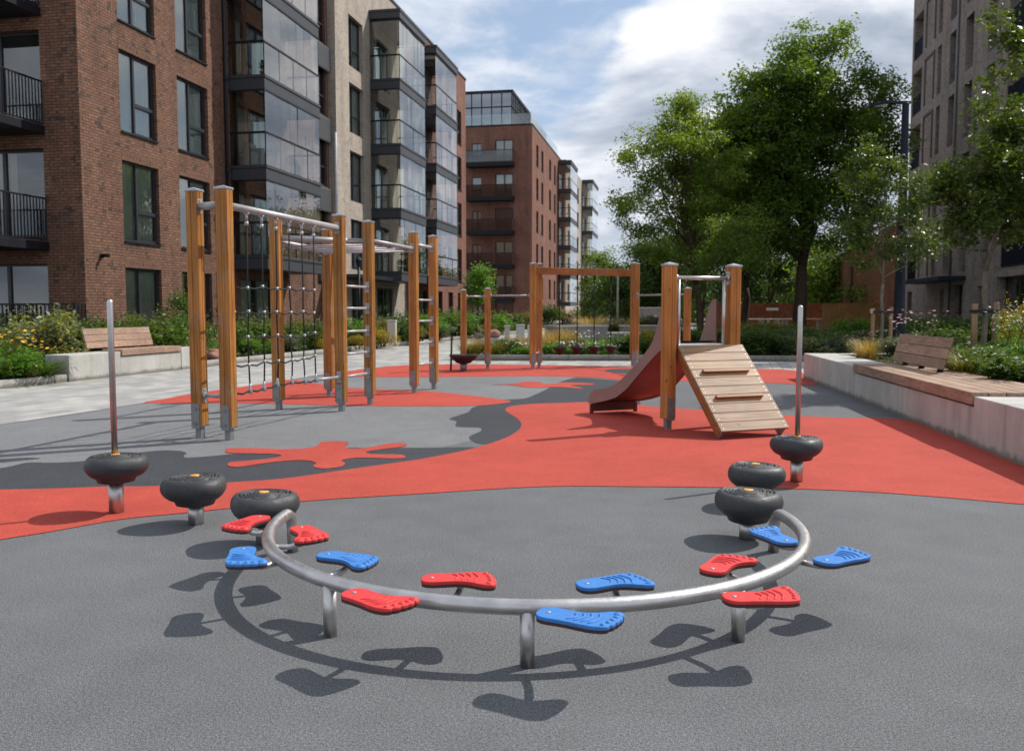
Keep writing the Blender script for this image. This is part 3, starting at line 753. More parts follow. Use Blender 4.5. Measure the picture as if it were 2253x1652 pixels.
# dark red block, nearest --------------------------------------------------
def red_block():
    C0 = LP(-15.33, 22.95)
    bld = empty('apartment_building', C0, 'nearest dark red brick apartment block on the left with bar railed corner balconies', 'building', 'apartment blocks around the playground')
    b, room = MB(), None
    Lr = (39.05 - 22.95) / _n
    cols = [((24.62 - 22.95) / _n, 1.74), ((27.41 - 22.95) / _n, 1.78)]
    holes = []
    for z0, h in FL:
        for s0, w_ in cols: holes.append((s0, s0 + w_, z0, z0 + h))
        sd0 = (31.1 - 22.95) / _n
        holes.append((sd0, sd0 + 2.6, z0 if z0 > 1 else .05, z0 + (2.25 if z0 > 1 else 2.2)))
        sg = (38.02 - 22.95) / _n
        holes.append((sg, sg + .85, z0 + .45, z0 + 2.75))
    wall_faces(b, C0, UD, Lr, -.05, 15.6, holes, .2)
    cur = [1, 3, 1, 2, 1, 1, 2, 1, 1, 2]
    i = 0
    for z0, h in FL:
        for s0, w_ in cols:
            add_window(bld, room, C0, UD, s0, z0, w_, h, 'two', cur[i % 10]); i += 1
        add_window(bld, room, C0, UD, (31.1 - 22.95) / _n, z0 if z0 > 1 else .05, 2.6, 2.25 if z0 > 1 else 2.2 + .1, 'door', 2 if i % 4 else 3, sill=False)
        add_window(bld, room, C0, UD, (38.02 - 22.95) / _n, z0 + .45, .85, 2.3, 'slim', 0, sill=False)
    # face towards the playground end
    ue = Vector((_n, -K * _n, 0))
    Le = 9.0
    P0 = C0 - ue * Le
    dl = [(Le - 3.75, Le - 1.08, z0 + (.0 if z0 > 1 else 0), z0 + 2.3) for z0, h in FL]
    wall_faces(b, P0, ue, Le, -.05, 15.6, dl, .3, soldier=False)
    for k, (a, c, e, f) in enumerate(dl):
        add_window(bld, room, P0, ue, a, e, c - a, f - e, 'door', [0, 4, 0, 3, 0][k], sill=False, off=.12)
    # back, far end and roof
    far, back = C0 + UD * Lr, P0 + UD * Lr
    wall_faces(b, far, -ue, Le, -.05, 15.6); wall_faces(b, back, -UD, Lr, -.05, 15.6)
    b.face([C0 + Vector((0, 0, 15.6)), far + Vector((0, 0, 15.6)), back + Vector((0, 0, 15.6)), P0 + Vector((0, 0, 15.6))])
    b.build('wall', 'brick_dark_red', bld)
    glazed_stack(bld, -15.33, 30.5, 35.05, 1.32, [3.12, 6.12, 9.1, 12.1], 15.3, seed=3)
    # corner balconies reaching towards the playground
    out = Vector((ue.y, -ue.x, 0))
    for z0 in (3.0, 5.95, 8.9, 11.9):
        A = C0 - ue * 1.0
        s = MB()
        s.obox(A + Vector((0, 0, z0 - .22)) + out * .012, -ue * 3.6, out * 1.75, (0, 0, .22), 0, .01)
        bal = s.build('balcony', 'fascia_dark', bld)
        rl = MB()
        bar_railing(rl, A + out * .03 - ue * .04, A + out * 1.72 - ue * .04, z0 + .03, z0 + 1.13)
        bar_railing(rl, A + out * 1.72 - ue * .04, A + out * 1.72 - ue * 3.56, z0 + .03, z0 + 1.13)
        inst(rl.mesh('railing', 'fascia_dark', C0), 'railing', bal)
    # drain pipe between the windows and the balconies
    d = MB()
    pp = LP(-15.33, 30.2, .07)
    d.tube([pp + Vector((0, 0, .1)), pp + Vector((0, 0, 15.5))], .055, 10)
    for z in (2.9, 5.9, 8.9, 11.9): d.lathe([(.07, -.05), (.07, .05)], pp + Vector((0, 0, z)), 10)
    d.build('drain_pipe', 'fascia_dark', bld)
    for z0, h in FL[1:]:
        g = MB()
        A = LP(-15.33, 37.75, .012, z0 - .62)
        g.obox(A, UD * 1.35, ND * .10, (0, 0, 1.0))
        for k in range(12): g.obox(A + ND * .101 + Vector((0, 0, .05 + k * .077)), UD * 1.35, ND * .02, (0, 0, .05))
        g.build('grille_panel', 'panel_grey', bld)
    l = MB()
    lp = LP(-15.33, 23.6, .05, 2.62)
    l.obox(lp - ND * .04 - UD * .05, ND * .06, UD * .10, (0, 0, .10), 0, .01); l.tube([lp + ND * .0 + Vector((0, 0, .06)), lp + ND * .2 + Vector((0, 0, .07))], .05, 12)
    l.build('wall_light', 'fascia_dark', bld)
    return bld
red_block()

def terrace_rail():
    C0 = LP(-15.33, 22.95); ue = Vector((_n, -K * _n, 0)); out = Vector((ue.y, -ue.x, 0))
    A = C0 + out * .45 + ue * .0
    m = MB()
    bar_railing(m, A - ue * 5.5, A, .35, 1.42, .12, .008)
    bar_railing(m, A, A - out * .42, .35, 1.42, .12, .008)
    for k in range(5): m.obox(A - ue * (k * 1.37 + .03) + Vector((0, 0, .05)) - out * .02, ue * .03, out * .04, (0, 0, 1.33))
    m.build('terrace_railing', 'fascia_dark', None, label='black vertical bar railing round the ground floor terrace at the brick corner', category='railing')
terrace_rail()

def shell(b, C0, uf, L, depth, z0, z1, skip_near=False):
    """far end, back, near end, roof of a block whose street face runs along uf from C0"""
    inw = Vector((-uf.y, uf.x, 0))
    A, B = C0 + uf * L, C0 + uf * L + inw * depth; D = C0 + inw * depth
    wall_faces(b, A, inw, depth, z0, z1); wall_faces(b, B, -uf, L, z0, z1)
    if not skip_near: wall_faces(b, D, -inw, depth, z0, z1)
    up = Vector((0, 0, z1))
    b.face([C0 + up, A + up, B + up, D + up])

def beige_block():
    C0 = LP(-15.0, 39.08)
    bld = empty('apartment_building', C0, 'pale beige brick apartment block with glazed balconies, between the two red blocks', 'building', 'apartment blocks around the playground')
    b, room = MB(), None
    L = (48.7 - 39.08) / _n
    S_ = lambda Y: (Y - 39.08) / _n
    holes = []
    rows = [(.2, 2.1), (3.1, 2.28), (6.2, 2.24), (9.26, 2.2), (12.2, 2.25)]
    for z0, h in rows:
        holes.append((S_(40.65), S_(42.45), z0, z0 + h, .28))
        holes.append((S_(44.0), S_(46.6), max(.05, z0 - .1), z0 + 2.15))
    wall_faces(b, C0, UD, L, -.05, 17.0, holes, .2)
    shell(b, C0, UD, L, 12, -.05, 17.0)
    for k, (z0, h) in enumerate(rows):
        add_window(bld, room, C0, UD, S_(40.65), z0, S_(42.45) - S_(40.65), h, 'two', [3, 2, 3, 1, 2][k], off=.08)
        zz = max(.05, z0 - .1)
        add_window(bld, room, C0, UD, S_(44.0), zz, S_(46.6) - S_(44.0), z0 + 2.15 - zz, 'door', [3, 2, 2, 3, 1][k], sill=False)
    b.build('wall', 'brick_beige', bld)
    c = MB()
    c.obox(LP(-15.0, 39.0, -.25, 17.0), UD * (L + .16), ND * .31, (0, 0, .12), 0, .01)
    c.build('coping', 'fascia_metal', bld)
    r = MB(); bar_railing(r, LP(-15.0, 43.5, -.9), LP(-15.0, 48.5, -.9), 17.02, 18.0, .12)
    r.build('roof_railing', 'fascia_dark', bld)
    glazed_stack(bld, -15.0, 43.35, 47.6, 1.5, [3.12, 6.15, 9.2, 12.25], 15.45, seed=11)
    cn = MB()
    cn.obox(LP(-15.0, 38.3, .012, 2.62), UD * 4.6, ND * 1.25, (0, 0, .16), 0, .01)
    cn.build('canopy', 'fascia_dark', bld)
beige_block()

def red_block_far_end():
    C0 = LP(-15.0, 48.7)
    bld = empty('apartment_building', C0, 'narrow light red brick block with a glazed balcony stack, beyond the beige block', 'building', 'apartment blocks around the playground')
    b, room = MB(), None
    S_ = lambda Y: (Y - 48.7) / _n
    L = S_(62.4)
    rows = [(.2, 2.2), (3.1, 2.25), (6.2, 2.25), (9.25, 2.25), (12.3, 2.25)]
    cols = [(55.0, 1.2), (57.6, 1.2), (60.0, 1.2)]
    holes = [(S_(y), S_(y) + w_, z0, z0 + h) for z0, h in rows for y, w_ in cols] + [(S_(50.4), S_(52.8), z0, z0 + h) for z0, h in rows]
    wall_faces(b, C0, UD, L, -.05, 17.0, holes)
    shell(b, C0, UD, L, 12, -.05, 17.0)
    for k, (z0, h) in enumerate(rows):
        for y, w_ in cols: add_window(bld, room, C0, UD, S_(y), z0, w_, h, 'two', (k + int(y)) % 3)
        add_window(bld, room, C0, UD, S_(50.4), z0, S_(52.8) - S_(50.4), h, 'door', 2, sill=False)
    b.build('wall', 'brick_red', bld)
    c = MB(); c.obox(LP(-15.0, 48.7, -.25, 17.0), UD * (L + .06), ND * .3, (0, 0, .12), 0, .01)
    c.build('coping', 'fascia_metal', bld)
    glazed_stack(bld, -15.0, 49.65, 54.2, 1.5, [3.15, 6.25, 9.3, 12.4], 15.6, seed=17)
red_block_far_end()

def far_block():
    C0 = LP(-14.43, 86.6)
    bld = empty('apartment_building', C0, 'red brick block in the distance with a dark glass penthouse and open balconies', 'building', 'apartment blocks around the playground')
    b, room = MB(), None
    S_ = lambda Y: (Y - 86.6) / _n
    L = S_(112.0); Zr = 18.95
    rows = [(15.45, 2.15), (12.2, 2.15), (8.95, 2.15), (5.7, 2.15), (2.45, 2.15), (-.0, 1.9)]
    cols = [(89.1, 1.35), (92.3, 1.35), (97.7, 1.5), (101.5, 1.3)]
    holes = [(S_(y), S_(y) + w_, z0, z0 + h) for z0, h in rows for y, w_ in cols] + [(S_(106), S_(109.5), z0, z0 + h) for z0, h in rows]
    wall_faces(b, C0, UD, L, -.05, Zr, holes, soldier=False)
    for k, (z0, h) in enumerate(rows):
        for y, w_ in cols: add_window(bld, room, C0, UD, S_(y), z0, w_, h, 'slim', (k + int(y)) % 3)
        add_window(bld, room, C0, UD, S_(106), z0, S_(109.5) - S_(106), h, 'door', 2, sill=False)
    ue = Vector((_n, -K * _n, 0)); out = Vector((ue.y, -ue.x, 0))
    Le = 14.0; P0 = C0 - ue * Le
    eh = []
    for z0, h in [(r[0] - .02, r[1]) for r in rows]:
        eh += [(Le - 3.65, Le - 1.85, z0, z0 + h + .05), (Le - 5.95, Le - 5.0, z0, z0 + h - .2)]
    wall_faces(b, P0, ue, Le, -.05, Zr, eh, soldier=False)
    for k, (a, c, e, f) in enumerate(eh):
        add_window(bld, room, P0, ue, a, e, c - a, f - e, 'door' if c - a > 1.2 else 'slim', [1, 2, 2, 1, 0, 2][k % 6], sill=False)
    up = Vector((0, 0, Zr)); far, back = C0 + UD * L, P0 + UD * L
    wall_faces(b, far, -ue, Le, -.05, Zr)
    b.face([C0 + up, far + up, back + up, P0 + up])
    b.build('wall', 'brick_red', bld)
    for z0 in (15.4, 12.15, 8.9, 5.65, 2.4):
        A = C0 - ue * 1.7
        s = MB(); s.obox(A + out * .012 + Vector((0, 0, z0 - .42)), -ue * 4.6, out * 1.3, (0, 0, .42), 0, .02)
        bal = s.build('balcony', 'fascia_dark', bld)
        r = MB()
        for (p, q) in ((A + out * .02 - ue * .03, A + out * 1.27 - ue * .03), (A + out * 1.27 - ue * .03, A + out * 1.27 - ue * 4.57), (A + out * 1.27 - ue * 4.57, A + out * .02 - ue * 4.57)):
            r.face([p + Vector((0, 0, z0)), q + Vector((0, 0, z0)), q + Vector((0, 0, z0 + 1.05)), p + Vector((0, 0, z0 + 1.05))])
        inst(r.mesh('balustrade_glass', 'glass_dark', C0), 'balustrade_glass', bal)
        t = MB(); t.obox(A + out * 1.25 + Vector((0, 0, z0 + 1.05)), -ue * 4.6, out * .05, (0, 0, .05)); t.obox(A + out * .0 + Vector((0, 0, z0 + 1.05)) - ue * .05, ue * .05, out * 1.25, (0, 0, .05))
        inst(t.mesh('handrail', 'fascia_dark', C0), 'handrail', bal)
    c = MB(); c.obox(C0 + Vector((0, 0, Zr)) - ND * .3, UD * L, ND * .34, (0, 0, .14)); c.obox(C0 + Vector((0, 0, Zr)) - ND * .3 + out * .04, -ue * (Le - .3), -out * .34, (0, 0, .14))
    c.build('coping', 'fascia_dark', bld)
    # penthouse
    Q = C0 - ND * 2.1 + UD * .6; Lp, Lq, z1 = 22.0, 11.0, 22.35
    ph = MB(); gl = MB(); up = Vector((0, 0, 1))
    for (A, d, LL, n) in ((Q - ue * Lq, ue, Lq, 11), (Q, UD, Lp, 22)):
        o_ = Vector((d.y, -d.x, 0))
        gl.face([A + up * Zr, A + d * LL + up * Zr, A + d * LL + up * z1, A + up * z1])
        for i in range(n + 1): ph.obox(A + d * (LL * i / n - .04) + up * Zr + o_ * .01, d * .08, o_ * .07, up * (z1 - Zr))
        for z in (Zr, Zr + 1.9, z1 - .12): ph.obox(A + up * z + o_ * .012, d * LL, o_ * .06, up * .1)
    ph.obox(Q - ue * Lq + up * z1, ue * (Lq + .1), UD * Lp, up * .16)
    ph.build('penthouse_frame', 'fascia_dark', bld)
    gl.build('penthouse_glass', 'glass_penthouse', bld)
    inn = MB(); inn.obox(Q - ue * Lq - ND * .1 + UD * .4 + up * (Zr + .01), ue * (Lq - .6), UD * (Lp - .8), up * (z1 - Zr - .05))
    inn.build('penthouse_core', 'panel_grey', bld)
    rg = MB()
    for (p, q) in ((C0 - ND * .15 - out * .15, C0 - ND * .15 + UD * 19), (C0 - out * .15 - ue * Le, C0 - out * .15 - ue * .15)):
        rg.face([p + up * (Zr + .14), q + up * (Zr + .14), q + up * (Zr + 1.15), p + up * (Zr + 1.15)])
    rg.build('roof_balustrade', 'glass_balcony', bld)
    glazed_stack(bld, -14.43, 104.8, 111.3, 1.5, [2.2, 5.5, 8.8, 12.05, 15.35], 18.6, seed=23)
far_block()

def farthest_block():
    C0 = LP(-14.43, 112.0)
    bld = empty('apartment_building', C0, 'pale brick block farthest down the left row, behind the distant red block', 'building', 'apartment blocks around the playground')
    b, room = MB(), None; S_ = lambda Y: (Y - 112.0) / _n; L = S_(142)
    rows = [(16.0, 2.2), (12.6, 2.2), (9.2, 2.2), (5.8, 2.2), (2.4, 2.2)]
    cols = [(114, 2.0), (119, 2.0), (124, 2.0), (131.5, 4)]
    wall_faces(b, C0, UD, L, -.05, 19.9, [(S_(y), S_(y) + w_, z, z + h) for z, h in rows for y, w_ in cols], soldier=False)
    shell(b, C0, UD, L, 12, -.05, 19.9)
    for z, h in rows:
        for y, w_ in cols: add_window(bld, room, C0, UD, S_(y), z, w_, h, 'two' if w_ < 3 else 'door', 2, sill=False)
    b.build('wall', 'brick_beige', bld)
    glazed_stack(bld, -14.43, 130.0, 138.5, 1.55, [2.3, 5.8, 9.2, 12.7, 16.2], 20.0, seed=29)
farthest_block()

def right_block():
    a, Yn, Yf, Zt = 13.2, 31.5, 52.3, 20.2
    far = Vector((a + K * Yf, Yf, 0)); u = -UD; L = (Yf - Yn) / _n
    bld = empty('apartment_building', far, 'tall grey brown brick apartment block in shade on the right', 'building', 'apartment blocks around the playground')
    b, room = MB(), None
    S_ = lambda Y: (Yf - Y) / _n
    holes, wins, log = [], [], []
    for z0 in (3.05, 6.1, 9.3, 12.35, 15.45):
        for (yf, yn) in ((47.1, 46.4), (45.0, 44.0), (42.5, 41.35), (39.4, 38.4)):
            wins.append((S_(yf), S_(yn) - S_(yf), z0, 2.45)); holes.append((S_(yf), S_(yn), z0, z0 + 2.45, .45))
        for (yf, yn) in ((52.0, 50.1), (36.9, 33.2)):
            log.append((S_(yf), S_(yn) - S_(yf), z0 - .1, 2.4)); holes.append((S_(yf), S_(yn), z0 - .1, z0 + 2.3, 1.25))
    for (yf, yn, z, h) in ((51.7, 50.7, .1, 2.2), (45.3, 44.6, .1, 2.2), (43.3, 41.6, .05, 2.4), (39.6, 38.6, .1, 2.2), (37.2, 34.0, .1, 2.5)):
        wins.append((S_(yf), S_(yn) - S_(yf), z, h)); holes.append((S_(yf), S_(yn), z, z + h, .45))
    wall_faces(b, far, u, L, -.05, Zt, holes)
    shell(b, far, u, L, 14, -.05, Zt)
    # shallow blind panels framed by brick ribs
    for z0 in (3.05, 6.1, 9.3, 12.35, 15.45):
        for (s0, wd) in ((S_(49.4), 1.7),):
            for (x0, zz, w_, h_) in ((s0, z0, .12, 2.5), (s0 + wd, z0, .12, 2.5), (s0 + .12, z0 + 2.38, wd - .12, .12)):
                P = far + u * x0 + Vector((0, 0, zz)); o_ = Vector((u.y, -u.x, 0))
                b.obox(P + o_ * .0025, u * w_, o_ * .06, (0, 0, h_))
    b.build('wall', 'brick_greybrown', bld)
    for k, (s0, w_, z0, h) in enumerate(wins):
        add_window(bld, room, far, u, s0, z0, w_, h, 'slim' if w_ < 1.5 else 'door', 3 if k % 5 == 2 else 0, off=.25)
    for k, (s0, w_, z0, h) in enumerate(log):
        add_window(bld, room, far, u, s0, z0, w_, h, 'door', 0, sill=False, off=1.05)
        A = far + u * s0; inw = Vector((-u.y, u.x, 0))
        r = MB(); bar_railing(r, A + inw * .06 + u * .01, A + inw * .06 + u * (w_ - .01), z0 + .06, z0 + 1.12, .10)
        r.build('balcony_railing', 'lamp_paint', bld)
    o_ = Vector((u.y, -u.x, 0))
    c = MB(); c.obox(far + u * S_(47.9) + o_ * .012 + Vector((0, 0, 2.62)), u * (S_(41.2) - S_(47.9)), o_ * 1.2, (0, 0, .2), 0, .01)
    c.build('canopy', 'lamp_paint', bld)
    d = MB(); q = far + u * S_(43.5) + o_ * .06
    d.tube([q + Vector((0, 0, .1)), q + Vector((0, 0, Zt - .2))], .05, 10)
    d.build('drain_pipe', 'panel_grey', bld)
right_block()

def brick_house():
    # two storey house seen past the corner of the right block
    P = Vector((21.6, 58, 0)); u = Vector((.985, -.17, 0)).normalized(); inw = Vector((-u.y, u.x, 0))
    bld = empty('brick_house', P, 'small orange brick house with a slate gable roof behind the timber fence', 'house')
    b, room = MB(), None
    Wd, Dp, ez, rz = 9.0, 10.0, 4.9, 7.6
    left = P + inw * Dp
    wh = [(1.2 + k * 3.4, 2.3 + k * 3.4, z, z + 1.3) for k in range(2) for z in (.9, 3.2)]
    wall_faces(b, P, u, Wd, -.05, ez); wall_faces(b, left, -inw, Dp, -.05, ez, wh, .12)
    wall_faces(b, P + u * Wd, inw, Dp, -.05, ez); wall_faces(b, P + u * Wd + inw * Dp, -u, Wd, -.05, ez)
    up = Vector((0, 0, 1))
    for q in (P, P + inw * Dp):
        b.face([q + up * ez, q + u * Wd + up * ez, q + u * Wd / 2 + up * rz], [(0, ez), (Wd, ez), (Wd / 2, rz)])
    b.build('wall', 'brick_orange', bld)
    for (a, c, e, f) in wh:
        w0 = add_window(bld, room, left, -inw, a, e, c - a, f - e, 'slim', 2)
    r = MB()
    for sg in (0, 1):
        e0 = P - inw * .3 + (u * -.35 if sg == 0 else u * (Wd + .35)) + up * (ez - .18); rg = P - inw * .3 + u * Wd / 2 + up * (rz + .03)
        r.obox(e0, rg - e0, inw * (Dp + .6), up * .12)
    r.build('roof', 'roof_slate', bld)
    d = MB(); q = P + u * .5 - inw * .06
    d.tube([q + up * .1, q + up * (ez - .1)], .06, 10); d.build('drain_pipe', 'fascia_dark', bld)
brick_house()

# ------------------------------------------------------------------ walls, benches, fences
def seat_wall_right():
    d = Vector((.137, 1, 0)).normalized(); nr = Vector((d.y, -d.x, 0)); H = .46
    def Q(Y, off=0, z=0): return Vector((wallX(Y), Y, z)) + nr * off
    root = empty('concrete_seat_wall', Q(12), 'long pale concrete seat wall along the right edge of the playground', 'wall')
    runs = [(.5, 4.3), (4.3, 8.1)]
    for (y0, y1) in runs:
        b = MB(); b.obox(Q(y0 + .004, 0, -.03), d * ((y1 - y0 - .008) / d.y), nr * .62, (0, 0, H + .03), 0, .012); b.build('wall_block', 'concrete', root)
    for (y0, y1) in ((8.1, 10.3), (10.3, 12.55)):
        b = MB(); b.obox(Q(y0 + .004, 0.012, -.03), d * ((y1 - y0 - .008) / d.y), nr * .55, (0, 0, H - .07), 0, .008); b.build('wall_block', 'concrete', root)
    b = MB(); b.obox(Q(12.554, 0, -.03), d * ((16.25 - 12.554) / d.y), nr * .62, (0, 0, H + .03), 0, .012); b.build('wall_block', 'concrete', root)
    e = Vector((.995, .03, 0)).normalized()
    b = MB(); b.obox(Q(16.25, .622, -.03) - d * .32, e * 1.3, d * .32, (0, 0, H + .03), 0, .012); b.build('wall_block', 'concrete', root)
    # bench on it
    bo = empty('timber_bench', Q(10.3, .2, H - .1), 'wide greyish brown slatted bench set into the right concrete wall, back on its far part', 'bench', 'timber benches on the seat walls')
    zt = H + .035
    for (y0, y1) in ((8.12, 10.62), (10.632, 12.53)):
        L = (y1 - y0) / d.y
        for k in range(6):
            w_ = .145; o = -.015 + k * (w_ + .010)
            m = MB()
            hgt = .115 if k == 0 else .05
            m.obox(Q(y0, o, zt - hgt), d * L, nr * w_, (0, 0, hgt), 0, .005)
            m.build('seat_slat', 'timber_bench', bo)
    fr = MB()
    for y in (8.5, 9.6, 10.9, 12.1): fr.obox(Q(y, .14, H - .12), d * .05, nr * .74, (0, 0, .10))
    fr.build('bench_frame', 'fascia_dark', bo)
    for k in range(3):
        z = zt + .055 + k * .125; o = .50 + k * .035
        m = MB(); m.obox(Q(10.55, o, z), d * (1.95 / d.y), nr * .045 + Vector((0, 0, -.008)), Vector((0, 0, .118)) + nr * .03, 0, .005)
        m.build('back_slat', 'timber_bench', bo)
    for y in (10.8, 11.5, 12.2):
        s = MB(); s.obox(Q(y, .56, zt + .0), d * .05, nr * .06, Vector((0, 0, .40)) + nr * .11); s.build('back_support', 'fascia_dark', bo)
seat_wall_right()

def seat_wall_left():
    d = Vector((.25, 1, 0)).normalized(); nl = Vector((-d.y, d.x, 0)); H = .46
    def Q(Y, off=0, z=0): return Vector((kerbX(Y) + .03, Y, z)) + nl * off
    root = empty('concrete_seat_wall', Q(17.4), 'low pale concrete seat wall in front of the hedge on the left', 'wall')
    b = MB(); b.obox(Q(15.52, 0, -.03), d * 1.35, nl * .5, (0, 0, H + .03), 0, .012); b.build('wall_block', 'concrete', root)
    y1 = 15.52 + 1.36 * d.y
    b = MB(); b.obox(Q(y1, .01, -.03), d * 1.9, nl * .48, (0, 0, H - .06), 0, .012); b.build('wall_block', 'concrete', root)
    y2 = y1 + 1.91 * d.y
    b = MB(); b.obox(Q(y2, 0, -.03), d * ((19.6 - y2) / d.y), nl * .5, (0, 0, H + .03), 0, .012); b.build('wall_block', 'concrete', root)
    bo = empty('timber_bench', Q(17.6, .2, H - .09), 'pale brown slatted bench set on the left seat wall before the hedge', 'bench', 'timber benches on the seat walls')
    zt = H + .04
    for k in range(3):
        m = MB(); hg = .115 if k == 0 else .05
        m.obox(Q(y1 + .02, -.02 + k * .155, zt - hg), d * 1.86, nl * .145, (0, 0, hg), 0, .005); m.build('seat_slat', 'timber_bench', bo)
    for k in range(3):
        m = MB(); m.obox(Q(y1 - .35, .44 + k * .035, zt + .03 + k * .125), d * 1.95, nl * .04, Vector((0, 0, .118)) + nl * .03, 0, .005)
        m.build('back_slat', 'timber_bench', bo)
    s = MB()
    for k in range(3): s.obox(Q(y1 + .1 + k * .6, .49, H - .02), d * .05, nl * .05, Vector((0, 0, .42)) + nl * .11)
    s.obox(Q(y1 + .1, .1, H - .085), d * 1.7, nl * .3, (0, 0, .07))
    s.build('bench_frame', 'fascia_dark', bo)
seat_wall_left()

def board_fence(name, p, q, h, m, label, bw=.14):
    p, q = Vector((*p, 0)), Vector((*q, 0)); d = q - p; L = d.length; d.normalize(); nn = Vector((d.y, -d.x, 0))
    root = empty(name, p, label, 'fence'); rr = random.Random(3)
    b = MB(); k = int(L / bw)
    for i in range(k):
        b.obox(p + d * (i * L / k + .004) + nn * rr.uniform(0, .006) + Vector((0, 0, .03)), d * (L / k - .008), nn * .022, (0, 0, h + rr.uniform(-.012, .012)))
    b.build('boards', m, root)
    for i in range(int(L / 1.8) + 1):
        f = MB(); f.obox(p + d * min(i * 1.8, L - .09) - nn * .10, d * .09, nn * .09, (0, 0, h - .04)); f.build('fence_post', m, root)
    for z in (.35, h - .4):
        f = MB(); f.obox(p - nn * .055 + Vector((0, 0, z)), d * L, nn * .04, (0, 0, .08)); f.build('fence_rail', m, root)
    return root
f1 = board_fence('board_fence', W(1560, 52)[:2], W(1806, 52)[:2], 1.62, 'fence_orange', 'long rust orange board fence with a pale plate, behind the big tree')
s = MB(); s.obox(W(1686, 51.96, 1.22), (.72, 0, 0), (0, -.02, 0), (0, 0, .16)); s.build('name_plate', 'white_frame', f1)
board_fence('board_fence', W(1809, 51.5)[:2], W(1935, 51.5)[:2], 1.62, 'fence_timber', 'honey coloured vertical board fence beside the right apartment block')

def planter_walls():
    def slab(name, x0, x1, Y, dep, h, m, label, tilt=0.0):
        p, q = W(x0, Y), W(x1, Y + tilt); d = (q - p); nn = Vector((-d.y, d.x, 0)).normalized()
        b = MB(); b.obox(p + Vector((0, 0, -.02)), d, nn * dep, (0, 0, h + .02), 0, .015)
        b.obox(p + Vector((0, 0, h + .003)) - nn * .03 - d.normalized() * .03, d + d.normalized() * .06, nn * (dep + .06), (0, 0, .07), 1, .01)
        o = b.mesh(name, [m, 'light_stone'], p); ob = inst(o, name, None, p, label=label, category='wall', group='low stone walls in the far garden')
        return ob
    slab('garden_wall', 1228, 1338, 36, 1.2, .55, 'concrete_dark', 'brown low stone wall with a paving top, beyond the hanging steps', 1.0)
    slab('garden_wall', 1338, 1462, 31, .35, .40, 'concrete_dark', 'nearer long grey low wall with a pale coping, right of the hanging steps', -.6)
    slab('garden_wall', 1366, 1470, 40, .4, .50, 'concrete_dark', 'farther short grey low wall behind the pale coped one', .2)
    slab('garden_wall', 1405, 1468, 58, .5, 1.35, 'concrete_dark', 'tall brown grey wall at the foot of the distant trees', .2)
planter_walls()

# ------------------------------------------------------------------ playground: shared pieces
def post_mesh(h, wd=.125):
    a = wd / 2; c = .012; g = .004; gd = .007
    side = [(-a + c, -a), (-g, -a), (-g * .4, -a + gd), (g * .4, -a + gd), (g, -a), (a - c, -a)]
    P = []
    for k in range(4):
        ca, sa = round(math.cos(k * math.pi / 2)), round(math.sin(k * math.pi / 2))
        P += [(x * ca - y * sa, x * sa + y * ca) for x, y in side]
    b = MB(); b.prism(P, .13, h)
    return b.mesh('post', 'timber_post')
def cap_mesh(h, wd=.125):
    b = MB(); a = wd / 2 + .004
    b.box(-a, -a, h + .001, a, a, h + .026, 0, .006)
    b.faces([(-a * .9, -a * .9, h + .024), (a * .9, -a * .9, h + .024), (a * .9, a * .9, h + .024), (-a * .9, a * .9, h + .024), (0, 0, h + .045)], [(0, 1, 4), (1, 2, 4), (2, 3, 4), (3, 0, 4)], 0, True)
    return b.mesh('post_cap', 'alu_cap')
def foot_mesh(wd=.125):
    b = MB(); a = wd / 2
    b.box(-.032, -.032, -.01, .032, .032, .15, 0, .004)
    b.box(-.040, -a - .007, .10, .040, -a - .001, .34, 0, .002)
    for z in (.15, .29): b.tube([(0, -a - .006, z), (0, -a - .016, z)], .011, 8)
    b.box(-a + .006, -a - .001, .118, a - .006, a, .129)
    return b.mesh('foot_bracket', 'galvanised')
PM = {}
FM = foot_mesh()
def add_post(root, x, y, h, rz, foot=True):
    k = round(h, 2)
    if k not in PM: PM[k] = (post_mesh(h), cap_mesh(h))
    o = inst(PM[k][0], 'post', root, Vector((x, y, 0)) - root.location, rz)
    inst(PM[k][1], 'post_cap', o)
    if foot: inst(FM, 'foot_bracket', o)
    return o
def bracket(mb, p, d, out=.008):
    """plate and collar where a tube meets a post: p = end on the post face, d = direction along the tube"""
    d = Vector(d).normalized(); s = d.cross(Vector((0, 0, 1))).normalized()
    p = Vector(p)
    mb.obox(p - s * .03 + Vector((0, 0, -.07)), s * .06, d * .006, (0, 0, .14), 0, .002)
    mb.tube([p, p + d * .03], .033, 12)
    for z in (-.055, .055): mb.tube([p + Vector((0, 0, z)), p + d * .013 + Vector((0, 0, z))], .009, 8)

def tube_between(root, name, p, q, r, m='steel_tube', plates=True, inset=.062):
    p, q = Vector(p), Vector(q); d = (q - p).normalized()
    p, q = p + d * inset, q - d * inset
    b = MB(); b.tube([p, q], r, 14)
    if plates: bracket(b, p, d); bracket(b, q, -d)
    return b.build(name, m, root)

